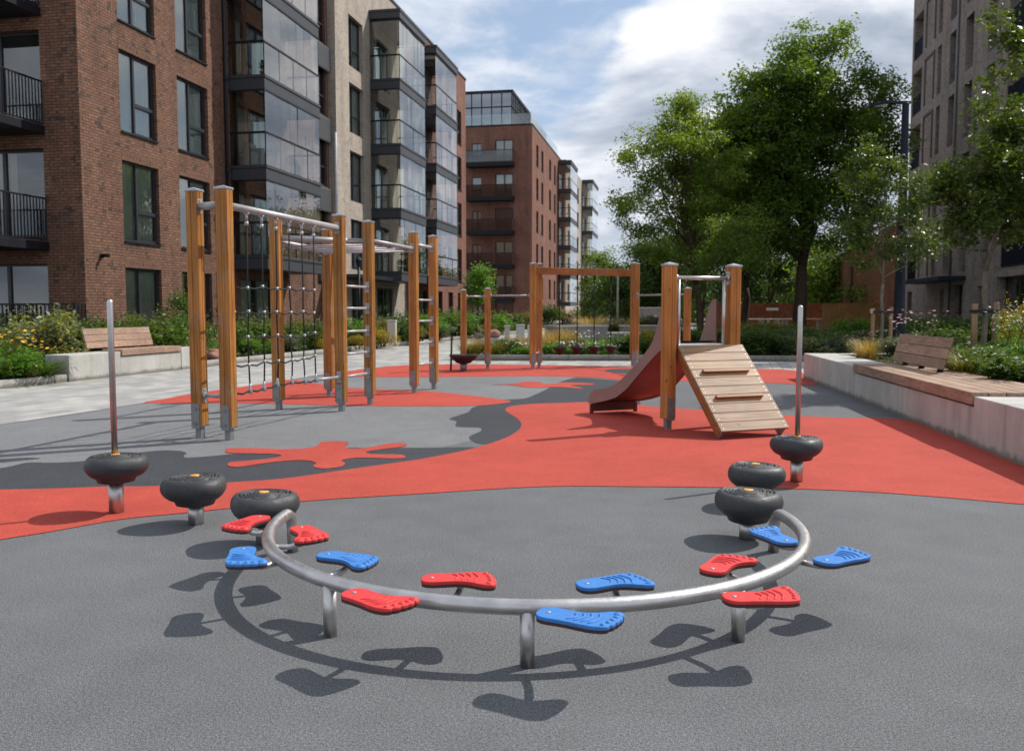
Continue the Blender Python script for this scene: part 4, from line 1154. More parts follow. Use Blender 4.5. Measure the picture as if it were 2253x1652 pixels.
# ------------------------------------------------------------------ climbing frame
def climbing_frame():
    A1, A2, B1, B2, C1, D_, E_, F_ = [Vector((x, y, 0)) for x, y in ((-3.058, 8.63), (-2.724, 8.478), (-2.933, 11.10), (-2.105, 10.90), (-2.649, 12.81), (-1.877, 11.69), (-1.469, 13.30), (-1.235, 13.99))]
    root = empty('climbing_frame', (-2.3, 11, 0), 'large timber and steel climbing frame with rope net and monkey bars', 'climbing frame')
    H = 2.38; up = Vector((0, 0, 1))
    ax = math.atan2((B2 - A2).y, (B2 - A2).x) - math.pi / 2
    for p in (A1, A2, B1, B2, C1, D_, E_, F_): add_post(root, p.x, p.y, H, ax)
    zt = 2.24
    tube_between(root, 'top_tube', A1 + up * zt, A2 + up * zt, .036)
    tube_between(root, 'top_tube', A2 + up * zt, B2 + up * zt, .036)
    tube_between(root, 'top_tube', B1 + up * (zt - .1), D_ + up * (zt - .1), .036)
    tube_between(root, 'top_tube', E_ + up * (zt - .02), F_ + up * (zt - .02), .026)
    tube_between(root, 'low_tube', A1 + up * .42, A2 + up * .42, .019)
    # overhead ladder
    r1 = (B1 + up * (zt - .14), C1 + up * (zt - .14)); r2 = (D_ + up * (zt - .08), E_ + up * (zt - .08))
    tube_between(root, 'overhead_rail', *r1, .026); tube_between(root, 'overhead_rail', *r2, .026)
    for k in range(5):
        t = .10 + .80 * k / 4
        p, q = r1[0].lerp(r1[1], t), r2[0].lerp(r2[1], t)
        b = MB(); d = (q - p).normalized(); b.tube([p + d * .0 - up * .05, q - up * .05], .0115, 12)
        for e in (p, q): b.tube([e - up * .055, e + up * .01], .012, 8)
        b.build('overhead_rung', 'steel_tube', root)
    tube_between(root, 'top_tube', C1 + up * (zt - .14), E_ + up * (zt - .08), .024)
    for (p, q, zs) in ((B2, D_, (.42, .70, .98, 1.27, 1.545)), (E_, F_, (.42, .75, 1.08, 1.40))):
        for z in zs: tube_between(root, 'ladder_rung', p + up * z, q + up * z, .0165)
    # rope net
    d = (B2 - A2); L = d.length; d.normalize()
    ts = [(.043 + .1142 * k) * L for k in range(7)]
    zs = [1.48, 1.225, .975, .71, .45]
    nm = MB()
    P = lambda s_, z, j=0.0: A2 + d * s_ + up * z + Vector((d.y, -d.x, 0)) * j
    rr = random.Random(5)
    grid = {}
    for i, s_ in enumerate(ts):
        for k, z in enumerate(zs):
            grid[i, k] = P(s_ + rr.uniform(-.012, .012) * (k > 0), z + rr.uniform(-.012, .012), rr.uniform(-.01, .01))
    for i, s_ in enumerate(ts):
        nm.tube([P(s_, zt - .12)] + [grid[i, k] for k in range(5)], .0085, 8)
    for k in range(5):
        pts = []
        for i in range(7):
            pts.append(grid[i, k])
            if i < 6:
                sag = .018 + rr.uniform(-.005, .008)
                pts.append((grid[i, k] + grid[i + 1, k]) / 2 - up * sag)
        nm.tube(pts, .0085 if k < 4 else .010, 8)
    net = nm.build('rope_net', 'rope', root)
    fit = MB()
    fit.tube([(0, 0, .0), (0, 0, .10)], .014, 10); fit.lathe([(.012, -.035), (.020, -.03), (.020, .0), (.012, .008)], (0, 0, 0), 10); fit.tube([(-.025, 0, .085), (.025, 0, .085)], .010, 8)
    fm = fit.mesh('net_shackle', 'alu_cap')
    for s_ in ts: inst(fm, 'net_shackle', net, P(s_, zt - .125) - root.location)
    bl = MB(); bl.lathe([(.006, -.019), (.015, -.013), (.0195, 0), (.015, .013), (.006, .019)], (0, 0, 0), 12)
    bm_ = bl.mesh('net_clamp', 'alu_cap')
    for (i, k), p in grid.items():
        if k < 4: inst(bm_, 'net_clamp', net, p - root.location)
    lo = MB(); lo.lathe([(.022, -.03), (.024, .0), (.013, .05), (.009, .07)], (0, 0, 0), 10)
    lm = lo.mesh('net_ferrule', 'alu_cap')
    for i in range(7): inst(lm, 'net_ferrule', net, grid[i, 4] - root.location)
    # stay from the net's foot to the far post
    b = MB(); b.tube([grid[6, 4], B2 - d * .062 + up * .43], .017, 10); bracket(b, B2 - d * .062 + up * .43, -d); b.build('low_tube', 'steel_tube', root)
    b = MB(); b.tube([A2 + d * .062 + up * .45, grid[0, 4]], .012, 10); b.build('low_tube', 'steel_tube', root)
climbing_frame()

# ------------------------------------------------------------------ slide tower
def slide_tower():
    Pp = Vector((1.630, 9.225, 0)); e = Vector((.93, .366, 0)).normalized(); a = Vector((-e.y, e.x, 0)); up = Vector((0, 0, 1))
    root = empty('slide_tower', Pp + e * .4, 'small timber slide tower with a plank ramp in front and a brown slide behind', 'slide')
    Wd = .79
    p1, p2 = Pp, Pp + e * Wd
    ang = math.atan2(e.y, e.x)
    H = 1.70
    for p in (p1, p2): add_post(root, p.x, p.y, H, ang)
    tube_between(root, 'grab_rail', p1 + up * 1.585, p2 + up * 1.585, .021, 'steel_brushed')
    zd = .88
    for q in (.115, Wd - .115):
        b = MB(); b.tube([p1 + e * q + up * (zd - .06), p1 + e * q + up * 1.57], .020, 12); b.build('upright', 'steel_brushed', root)
    b = MB(); b.obox(p1 + e * .10 - a * .05 + up * (zd - .045), e * (Wd - .20), a * .20, up * .045, 0, .006)
    b.obox(p1 + e * .27 + a * .152 + up * (zd - .045), e * (Wd - .22), a * .36, up * .045, 0, .006)
    b.obox(p1 + e * .07 + a * .10 + up * (zd - .18), e * (Wd - .14), a * .04, up * .133)
    b.build('deck', 'steel_brushed', root)
    # slide: constant cross edge e, profile along a
    s0, s1 = .50, 1.62
    n = 44
    lo_t = ((0, .86), (.087, .795), (.197, .669), (.294, .544), (.455, .341), (.585, .233), (.73, .179), (.88, .140), (1, .118))
    hi_t = ((0, 1.37), (.03, 1.38), (.055, 1.355), (.085, 1.24), (.13, 1.01), (.17, .875), (.281, .715), (.438, .535), (.585, .390), (.73, .322), (.90, .300), (.96, .262), (1, .19))
    def curve(T, t):
        X, Y = zip(*T)
        return float(sum(np.interp(min(1, max(0, t + d)), X, Y) * k for d, k in ((-.02, .25), (0, .5), (.02, .25))))
    def prof(t): return curve(lo_t, t) + .05
    def wallh(t): return curve(hi_t, t) - prof(t)
    xl, xr = -.10, .50
    bed, pan_l, pan_r, edge_l, und = MB(), MB(), MB(), MB(), MB()
    prev = None
    for i in range(n + 1):
        t = i / n; s_ = s0 + (s1 - s0) * t
        off = e * (.42 * (1 - t) ** 1.35)      # chute narrows its drift towards the run-out
        L = Pp + a * s_ + e * xl + off; Rr = Pp + a * s_ + e * xr + off; z = prof(t)
        hl = wallh(t)
        cur = (L, Rr, z, hl)
        if prev:
            (L0, R0, z0, h0) = prev
            bed.face([L0 + up * z0, R0 + up * z0, Rr + up * z, L + up * z], smooth=True)
            und.face([L0 + up * (z0 - .03), L + up * (z - .03), Rr + up * (z - .03), R0 + up * (z0 - .03)], smooth=True)
            for (A, B, pm, sg) in ((L0, L, pan_l, -1), (R0, Rr, pan_r, 1)):
                th = e * (.018 * sg)
                lo0, hi0, lo1, hi1 = z0 - .05, z0 + h0, z - .05, z + hl
                pm.face([A + th + up * lo0, B + th + up * lo1, B + th + up * hi1, A + th + up * hi0][::-sg], mi=0, smooth=True)
                pm.face([A + up * lo0, B + up * lo1, B + up * hi1, A + up * hi0][::sg], mi=0, smooth=True)
                pm.face([A + up * hi0, A + th + up * hi0, B + th + up * hi1, B + up * hi1][::sg], mi=1, smooth=True)
                pm.face([A + up * lo0, A + th + up * lo0, B + th + up * lo1, B + up * lo1][::-sg], mi=1, smooth=True)
        else:
            for (A, pm, sg) in ((L, pan_l, -1), (Rr, pan_r, 1)):
                th = e * (.018 * sg)
                pm.face([A + up * (z - .05), A + th + up * (z - .05), A + th + up * (z + hl), A + up * (z + hl)], mi=1)
        prev = cur
    L, Rr, z, hl = prev
    for (A, pm, sg) in ((L, pan_l, -1), (Rr, pan_r, 1)):
        th = e * (.018 * sg); pm.face([A + up * (z - .05), A + th + up * (z - .05), A + th + up * (z + hl), A + up * (z + hl)], mi=1)
    bed.build('chute', 'steel_brushed', root); und.build('chute_underside', 'slide_base', root)
    pan_l.build('side_panel', ['slide_panel', 'slide_edge'], root); pan_r.build('side_panel', ['slide_panel', 'slide_edge'], root)
    f = MB()
    f.obox(L - a * .06 + up * .03, e * .60, a * .018, up * (z - .062), 0, .003)
    for q in (L - e * .02, Rr - e * .02): f.obox(q - a * .065 + up * -.005, e * .04, a * .03, up * (z - .045))
    f.obox(L - a * .01 + up * (z - .05), e * .60, a * .05, up * .05)
    f.build('exit_support', 'slide_edge', root)
    # ramp
    T0 = p1 + e * .075 - a * .06; run = -a * .80; zt, zb = zd + .005, .085
    sl = (run + up * (zb - zt)); Ls = sl.length; sd_ = sl.normalized(); nrm = e.cross(sd_); nrm = nrm if nrm.z > 0 else -nrm
    Wr = .80
    sb = MB()
    for q in (.012, Wr - .062): sb.obox(T0 + up * (zt - .0) + e * q - nrm * .125, e * .05, sd_ * (Ls * .985), nrm * .098, 0, .006)
    sb.build('ramp_beam', 'timber_beam', root)
    ex = Matrix((e, sd_, nrm)).transposed().to_4x4()
    N = 10; pw = Ls / N
    pl = MB(); pl.box(0, .002, -.026, Wr, pw - .003, 0, 0, .004)
    pmsh = pl.mesh('plank', 'timber_plank')
    sc = MB()
    for x in (.035, Wr - .035):
        for y in (pw * .3, pw * .7): sc.lathe([(.007, -.001), (.007, .0018), (.004, .0025)], (x, y, 0), 8)
    scm = sc.mesh('screw', 'alu_cap')
    for k in range(N):
        M = Matrix.Translation(T0 + up * zt + sd_ * (k * pw) - root.location) @ ex
        o = inst(pmsh, 'plank', root); o.matrix_basis = M
        inst(scm, 'screw', o)
    cl = MB(); cl.box(.0, -.016, .001, .56, .018, .032, 0, .006)
    cm = cl.mesh('foot_cleat', 'timber_beam')
    for k, sh in ((3.35, .12), (6.35, .12)):
        o = inst(cm, 'foot_cleat', root); o.matrix_basis = Matrix.Translation(T0 + up * zt + sd_ * (k * pw) + e * sh - root.location) @ ex
    for q in (.03, Wr - .06):
        ft = MB()
        g0 = T0 + up * zt + sd_ * Ls * .965 + e * q - nrm * .10
        ft.tube([Vector((g0.x, g0.y, 0)) + e * .02, Vector((g0.x, g0.y, max(.05, g0.z))) + e * .02], .022, 10)
        ft.obox(g0 - e * .012 - sd_ * .08 - nrm * .02, e * .012, sd_ * .12, nrm * .11, 0, .003)
        ft.build('ramp_foot', 'galvanised', root)
slide_tower()

# ------------------------------------------------------------------ far frame with hanging steps
def step_frame():
    root = empty('step_frame', (1.5, 19.2, 0), 'far timber frame with four hanging rope steps beneath its cross beam', 'play frame')
    up = Vector((0, 0, 1))
    pts = {'a': (-1.004, 18.34, 1.64), 'b': (-.516, 18.76, 1.68), 'c': (.435, 18.62, 2.20), 'd': (.587, 19.2, 2.22), 'e': (2.684, 19.67, 2.26), 'f': (2.836, 20.3, 2.28), 'g': (3.47, 17.6, 1.66)}
    for k, (x, y, h) in pts.items(): add_post(root, x, y, h, .1)
    V = {k: Vector((p[0], p[1], 0)) for k, p in pts.items()}
    b = MB(); m1, m2 = (V['c'] + V['d']) / 2, (V['e'] + V['f']) / 2; d = (m2 - m1).normalized(); nn = Vector((-d.y, d.x, 0))
    b.obox(-nn * .055 + up * 2.0, d * (m2 - m1).length, nn * .11, up * .15, 0, .008)
    me = b.mesh('cross_beam', 'timber_beam'); inst(me, 'cross_beam', root, m1 - root.location)
    tube_between(root, 'bar', V['a'] + up * 1.53, V['b'] + up * 1.53, .019); tube_between(root, 'bar', V['b'] + up * 1.55, V['c'] + up * 1.55, .019)
    tube_between(root, 'bar', V['f'] + up * 1.58, V['g'] + up * 1.56, .019)
    tube_between(root, 'bar', V['c'] + up * .33, V['d'] + up * .33, .019)
    b = MB(); b.tube([V['b'] + up * .33 - Vector((.06, 0, 0)), Vector((-.85, 18.25, .26))], .018, 10); b.build('bar', 'steel_tube', root)
    for x in (1229, 1267, 1304, 1341):
        t = (x - 1180) / (1395 - 1180)
        q = m1.lerp(m2, t)
        rp = MB(); rp.tube([q + up * .50, q + up * 1.95], .012, 8); rp.tube([q + up * 1.90, q + up * 1.999], .022, 8)
        o = rp.build('hanging_rope', 'rope', root)
        st = MB(); st.lathe([(.03, -.14), (.07, -.12), (.10, -.05), (.145, .0), (.145, .03), (.03, .05), (.012, .10)], q + up * .42, 18)
        st.build('step_disc', 'pod_brown', root)
step_frame()

def far_spinner():
    root = empty('spinning_seat', (-.996, 18.2, 0), 'small dark brown dish seat on a post at the far edge of the playground', 'spinner')
    b = MB(); b.tube([(-.996, 18.2, 0), (-.996, 18.2, .17)], .07, 14); b.build('post', 'galvanised', root)
    b = MB(); b.lathe([(.10, .15), (.16, .17), (.17, .19), (.27, .27), (.295, .31), (.29, .335), (.25, .335), (.12, .30), (.02, .295)], (-.996, 18.2, 0), 28); b.build('dish', 'pod_brown', root)
    b = MB(); b.tube([(-1.26, 18.2, 0), (-1.235, 18.2, .71)], .021, 10)
    o = b.build('grab_pole', 'pod_brown', None, label='thin brown pole standing beside the far dish seat', category='pole')
far_spinner()

# ------------------------------------------------------------------ stepping pods
def pod_mesh():
    R0 = .192; n = 144
    rad = lambda th: 1 + .055 * math.cos(3 * th) + .02 * math.cos(2 * th + .7)
    ztop = .170
    low = [(.098, .0), (.112, .004), (.120, .022), (.128, .030), (.150, .040), (.172, .058), (.187, .080), (.192, .098), (.191, .117), (.186, .134), (.176, .148), (.164, .157), (.157, .1605)]
    rr = random.Random(2)
    rings = []
    nr = 66
    for i in range(nr + 1):
        r = .152 * (1 - i / nr) + .028 * (i / nr)
        rings.append(r)
    # dashed grooves follow the outline
    gr = [.140 - .0205 * k for k in range(5)]
    dashes = []
    for g in gr:
        st = rr.random() * 6; L = []
        k = max(3, int(g * 42)); 
        for j in range(k):
            a0 = st + 2 * math.pi * j / k
            L.append((a0 + .10 * rr.random(), a0 + 2 * math.pi / k - .016 / g - .05 * rr.random()))
        dashes.append(L)
    V, F = [], []
    for r, z in low:
        for k in range(n):
            th = 2 * math.pi * k / n; q = rad(th) if r > .13 else 1 + (rad(th) - 1) * .5
            V.append((r * q * math.cos(th), r * q * math.sin(th), z))
    for r in rings:
        for k in range(n):
            th = 2 * math.pi * k / n
            z = ztop - .0085 * (r / .155) ** 2.0
            for g, L in zip(gr, dashes):
                if abs(r - g) < .0052:
                    for a0, a1 in L:
                        if (th - a0) % (2 * math.pi) < (a1 - a0): z -= .011
            q = rad(th)
            V.append((r * q * math.cos(th), r * q * math.sin(th), z))
    nr_all = len(low) + len(rings)
    for i in range(nr_all - 1):
        for k in range(n):
            a = i * n + k; b = i * n + (k + 1) % n
            F.append((a, b, b + n, a + n))
    F.append(tuple(range(n))[::-1]); F.append(tuple((nr_all - 1) * n + k for k in range(n)))
    b = MB(); b.faces(V, F, 0, True)
    ins = MB()
    ins.lathe([(.027, .166), (.0275, .1735), (.022, .1755)], (0, 0, 0), 24, 0, True, lambda t: 1 + .16 * math.cos(3 * t))
    return b.mesh('pod', 'pod_rubber'), ins.mesh('insert', 'pod_insert')
PODM, INSM = pod_mesh()
def pod(x, y, top, rz, pole, label, sc=.955):
    root = empty('stepping_pod', (x, y, 0), label, 'stepping pod', 'black stepping pods round the balance beam')
    zb = top - .170
    o = inst(PODM, 'pod', root, (0, 0, zb), rz, (sc, sc, 1))
    inst(INSM, 'insert', o)
    b = MB(); b.tube([(x, y, -.01), (x, y, zb + .01)], .045, 20); b.build('post', 'steel_brushed', root)
    if pole:
        b = MB(); b.tube([(x, y, top - .002), (x, y, top + .93), (x, y, top + .942), (x, y, top + .948)], [.0185, .0185, .015, .006], 14)
        b.build('grab_pole', 'steel_brushed', root)
pod(-2.444, 5.403, .365, .3, True, 'black pod with a tall steel pole, standing on the red band on the left')
pod(-1.852, 5.122, .285, 1.3, False, 'black pod without pole, second in the row on the left')
pod(-1.328, 4.676, .280, 2.5, False, 'black pod right behind the left end of the bent balance beam')
pod(2.074, 6.391, .335, .5, True, 'black pod with a tall steel pole, below the foot of the ramp')
pod(1.555, 5.607, .270, 1.75, False, 'black pod on the right, half hidden behind a nearer pod')
pod(1.290, 4.780, .270, 2.2, False, 'black pod on the right nearest the end of the balance beam')

# ------------------------------------------------------------------ balance beam with foot pads
def balance_beam():
    cx, cy, r, zb, tr = .110, 4.304, 1.266, .212, .0285
    root = empty('balance_beam', (cx, 3.3, 0), 'curved steel balance beam carrying red and blue foot shaped pads', 'balance beam')
    b = MB()
    pts = []
    a0, a1 = math.radians(-186), math.radians(6)
    for sgn, aa in ((0, a0),):
        pass
    def pt(a, z): return Vector((cx + r * math.cos(a), cy + r * math.sin(a), z))
    rb = .085
    # bend down into the ground at both ends
    def bend(a, dirs):
        out = []
        for k in range(9):
            th = k / 8 * math.pi / 2
            out.append((a + dirs * rb * math.sin(th) / r, zb - rb * (1 - math.cos(th))))
        return out
    seq = [(a + 0, z) for a, z in bend(a0, -1)]
    seq = [(seq[-1][0], -.01)] + seq[::-1]
    m = 72
    mid = [(a0 + (a1 - a0) * k / m, zb) for k in range(1, m)]
    seq2 = bend(a1, 1); seq2 = seq2 + [(seq2[-1][0], -.01)]
    b.tube([pt(a, z) for a, z in seq + mid + seq2], tr, 24)
    b.build('tube', 'steel_brushed', root)
    for x, y in ((-.716, 3.31), (.055, 3.07), (.845, 3.30)):
        v = Vector((x - cx, y - cy, 0)).normalized() * r
        p = Vector((cx + v.x, cy + v.y, 0))
        l = MB(); l.tube([p + Vector((0, 0, -.01)), p + Vector((0, 0, zb - .012))], .0265, 20); l.build('leg', 'steel_brushed', root)
    # foot outline: heel at x = 0, toes at x = .275, big toe on +y
    up_ = [(.0, .0), (.004, .022), (.018, .036), (.045, .041), (.080, .037), (.120, .031), (.155, .033), (.190, .045), (.215, .058), (.238, .064), (.256, .062), (.266, .052), (.268, .040)]
    toes = [(.264, .036), (.268, .028), (.267, .018), (.264, .012), (.264, .004), (.261, -.006), (.257, -.011), (.257, -.020), (.252, -.030), (.246, -.035), (.245, -.044), (.237, -.052)]
    lo_ = [(.220, -.058), (.190, -.060), (.150, -.055), (.110, -.048), (.070, -.044), (.035, -.041), (.014, -.032), (.003, -.018)]
    WS, LS = 1.30, 1.06        # width and length factors
    out = [Vector((x * LS, y * WS)) for x, y in up_ + toes + lo_]
    sm = smooth_poly(out, 3)
    cxn = Vector((.13, 0))
    inset = lambda k: [(p - cxn) * k + cxn for p in sm]
    def pad_meshes(colr, flip):
        f = -1 if flip else 1
        T = lambda P: [(p.x, p.y * f) for p in P]
        top = MB(); n = len(sm)
        rings = [(1.0, -.012), (1.0, -.004), (.985, -.0008), (.965, .0)]
        V = []
        for k, z in rings: V += [(q[0], q[1], z) for q in T(inset(k))]
        F = []
        for i in range(len(rings) - 1):
            for j in range(n):
                q = (i * n + j, i * n + (j + 1) % n, (i + 1) * n + (j + 1) % n, (i + 1) * n + j)
                F.append(q if f < 0 else q[::-1])
        top.faces(V, F, 0, False); top.poly(T(inset(.965)), .0)
        for k in range(4):
            x = .105 + k * .024
            w0, w1 = -.036 - .004 * k, .016 + .007 * k
            pts = []
            for j in range(9):
                t = j / 8; y = w0 + (w1 - w0) * t
                pts.append(((x + .020 * math.sin(math.pi * t) + .012 * t) * LS, y * f * WS, -.0005))
            top.tube(pts, [.001] + [.0052] * 7 + [.001], 8)
        for (x, y, a, c) in ((.247, .047, .016, .013), (.249, .023, .012, .008), (.244, .002, .011, .008), (.237, -.020, .010, .0075), (.226, -.041, .010, .0075)):
            x *= LS; y *= WS; c *= WS; N = 12; P = [[x + a * q * math.cos(6.2832 * k / N), (y + c * q * math.sin(6.2832 * k / N)) * f, h] for q, h in ((1, -.0005), (.8, .0035), (.45, .0052)) for k in range(N)]
            Fs = [(i * N + k, i * N + (k + 1) % N, (i + 1) * N + (k + 1) % N, (i + 1) * N + k) for i in range(2) for k in range(N)] + [tuple(2 * N + k for k in range(N))]
            top.faces(P, Fs, 0, True)
        core = MB(); core.prism(T(inset(.985)), -.024, -.0118)
        bolt = MB(); bolt.lathe([(.0085, -.001), (.0085, .0016), (.006, .0028)], (.040, .0, 0), 14)
        return top.mesh('foot_pad', colr), core.mesh('pad_core', 'pad_core'), bolt.mesh('bolt', 'alu_cap')
    PMs = {(c, f): pad_meshes(c, f) for c in ('pad_red', 'pad_blue') for f in (0, 1)}
    zt = .252
    L = [('r', (574, 1135), (511, 1160), 0), ('r', (660, 1157), (692, 1185), 1), ('b', (534, 1204), (542, 1239), 0), ('b', (712, 1216), (820, 1236), 1),
         ('r', (769, 1300), (890, 1329), 0), ('r', (937, 1270), (1087, 1271), 1), ('b', (1192, 1344), (1359, 1365), 0), ('b', (1274, 1285), (1424, 1270), 1),
         ('r', (1605, 1312), (1750, 1304), 0), ('r', (1561, 1253), (1627, 1222), 1), ('b', (1812, 1233), (1888, 1211), 0), ('b', (1732, 1189), (1676, 1161), 1)]
    for c, hp, tp, flip in L:
        h, t = G(*hp, zt), G(*tp, zt)
        d = (t - h); d.z = 0; ctr = (h + t) / 2; d.normalize()
        o0 = ctr - d * .146
        ang = math.atan2(d.y, d.x)
        tm, cm, bm_ = PMs['pad_red' if c == 'r' else 'pad_blue', flip]
        o = inst(tm, 'foot_pad', root, Vector((o0.x, o0.y, zt)) - root.location, ang, label='red foot shaped pad' if c == 'r' else 'blue foot shaped pad')
        inst(cm, 'pad_core', o); inst(bm_, 'bolt', o)
        # arm from the beam
        pc = o0 + d * .150; pc.z = 0
        v = Vector((pc.x - cx, pc.y - cy, 0)); rr_ = v.length; v.normalize()
        q = Vector((cx, cy, 0)) + v * r
        s_ = 1 if rr_ > r else -1
        dist = max(.06, abs(rr_ - r))
        e0 = q + v * s_ * (tr * .6); e1 = q + v * s_ * dist
        arm = MB()
        arm.tube([e0 + Vector((0, 0, zb - .012)), e0.lerp(e1, .45) + Vector((0, 0, zb - .018)), e0.lerp(e1, .78) + Vector((0, 0, zb - .012)), e0.lerp(e1, .95) + Vector((0, 0, zb + .0)), e1 + Vector((0, 0, zt - .0245))], .0125, 12)
        arm.lathe([(.024, zt - .031), (.024, zt - .0245)], (e1.x, e1.y, 0), 14)
        arm.build('arm', 'steel_brushed', root)
balance_beam()

# ------------------------------------------------------------------ planting
def np_mesh(name, V, F, m, smooth=False):
    me = bpy.data.meshes.new(name)
    V = np.asarray(V, np.float32); F = np.asarray(F, np.int32)
    me.vertices.add(len(V)); me.vertices.foreach_set('co', V.ravel())
    me.loops.add(F.size); me.loops.foreach_set('vertex_index', F.ravel())
    me.polygons.add(len(F)); k = F.shape[1]
    me.polygons.foreach_set('loop_start', np.arange(0, F.size, k, dtype=np.int32))
    me.polygons.foreach_set('loop_total', np.full(len(F), k, np.int32))
    for mm in (m if isinstance(m, (list, tuple)) else [m]): me.materials.append(MATS[mm])
    me.update(calc_edges=True)
    return me

def leaf_quads(C, size, rs, aspect=.5, up=.35, fold=.18, outward=None):
    """a folded diamond leaf at every point of C"""
    n = len(C)
    nrm = rs.normal(size=(n, 3)); nrm /= np.linalg.norm(nrm, axis=1)[:, None]
    nrm[:, 2] = np.abs(nrm[:, 2]) + up
    if outward is not None: nrm += outward * .5
    nrm /= np.linalg.norm(nrm, axis=1)[:, None]
    t = rs.normal(size=(n, 3)); t -= nrm * (t * nrm).sum(1)[:, None]; t /= np.linalg.norm(t, axis=1)[:, None]
    bb = np.cross(nrm, t)
    s = (size * rs.uniform(.6, 1.3, n))[:, None]
    V = np.stack([C - t * s * .5, C + bb * s * aspect * .5 + nrm * s * fold * .5, C + t * s * .5 - nrm * s * .08, C - bb * s * aspect * .5 + nrm * s * fold * .5], 1).reshape(-1, 3)
    F = np.arange(4 * n).reshape(n, 4)
    return V, F

def blob_points(blobs, n, rs, shell=.55):
    """points in ellipsoids, weighted to the outside"""
    vol = np.array([b[3] * b[4] * b[5] for b in blobs]) ** .62; vol /= vol.sum()
    idx = rs.choice(len(blobs), n, p=vol)
    B = np.array(blobs)[idx]
    d = rs.normal(size=(n, 3)); d /= np.linalg.norm(d, axis=1)[:, None]
    r = (shell + (1 - shell) * rs.random(n)) ** 1.0
    r = np.where(rs.random(n) < .25, rs.random(n) ** .5 * .8, r)
    return B[:, :3] + d * B[:, 3:] * r[:, None]

def limb(b, p, q, r0, r1, rs, n=5, wob=.06, m=7):
    p, q = np.array(p, float), np.array(q, float); L = np.linalg.norm(q - p)
    pts = []
    for i in range(n + 1):
        t = i / n
        x = p + (q - p) * t + rs.normal(size=3) * wob * L * (1 if 0 < i < n else 0) * .5
        x[2] += math.sin(math.pi * t) * L * .05
        pts.append(x)
    b.tube([Vector(x) for x in pts], [r0 + (r1 - r0) * i / n for i in range(n + 1)], m)
    return pts

def tree(name, label, base, trunk_r, fork, blobs, ncl, per, csize, leaf, lm, bark='bark', seed=1, lean=(0, 0), nb=24, group='trees around the playground', aspect=.5, zmin=None, sub=0, subr=.9):
    rs = np.random.RandomState(seed)
    base = Vector(base)
    root = empty(name, base, label, 'tree', group)
    blobs = [(x, y, z, a, b_, c) for x, y, z, a, b_, c in blobs]
    tb = MB()
    top = np.array([lean[0], lean[1], max(b[2] for b in blobs) * .93])
    fk = np.array([lean[0] * .25, lean[1] * .25, fork])
    limb(tb, (0, 0, -.1), fk, trunk_r * 1.15, trunk_r * .8, rs, 4, .02, 10)
    limb(tb, fk, top, trunk_r * .8, trunk_r * .12, rs, 6, .05, 9)
    if sub:
        sp_ = blob_points(blobs, sub, rs, .80); sr = subr * rs.uniform(.6, 1.25, sub)
        cl = blob_points([(*p, r_, r_, r_ * .72) for p, r_ in zip(sp_, sr)], ncl, rs, .55)
    else: cl = blob_points(blobs, ncl, rs)
    if zmin is not None: cl[:, 2] = np.maximum(cl[:, 2], zmin + rs.random(ncl) * .3)
    sel = cl[rs.choice(ncl, nb, replace=False)]
    mains = []
    for q in sel[:max(6, nb // 3)]:
        t = rs.uniform(0.0, .6); s = fk + (top - fk) * t
        e = s + (q - s) * .85
        mains.append(limb(tb, s, e, trunk_r * (.5 - .35 * t), trunk_r * .07, rs, 5, .10, 6))
    for q in sel[max(6, nb // 3):]:
        mp = mains[rs.randint(len(mains))]; s = mp[rs.randint(1, 5)]
        limb(tb, s, q, trunk_r * .15, trunk_r * .03, rs, 4, .12, 5)
    inst(tb.mesh('trunk', bark), 'trunk', root)
    C = np.repeat(cl, per, 0)
    # sprays: each clump is a flattened, drooping cloud round a twig end
    sp = rs.normal(size=C.shape) * np.array([csize, csize, csize * .62]) * .6
    C = C + sp
    V, F = leaf_quads(C, leaf, rs, aspect)
    if zmin is not None: V[:, 2] = np.maximum(V[:, 2], zmin - .15)
    o = inst(np_mesh('crown', V, F, lm), 'crown', root)
    return root

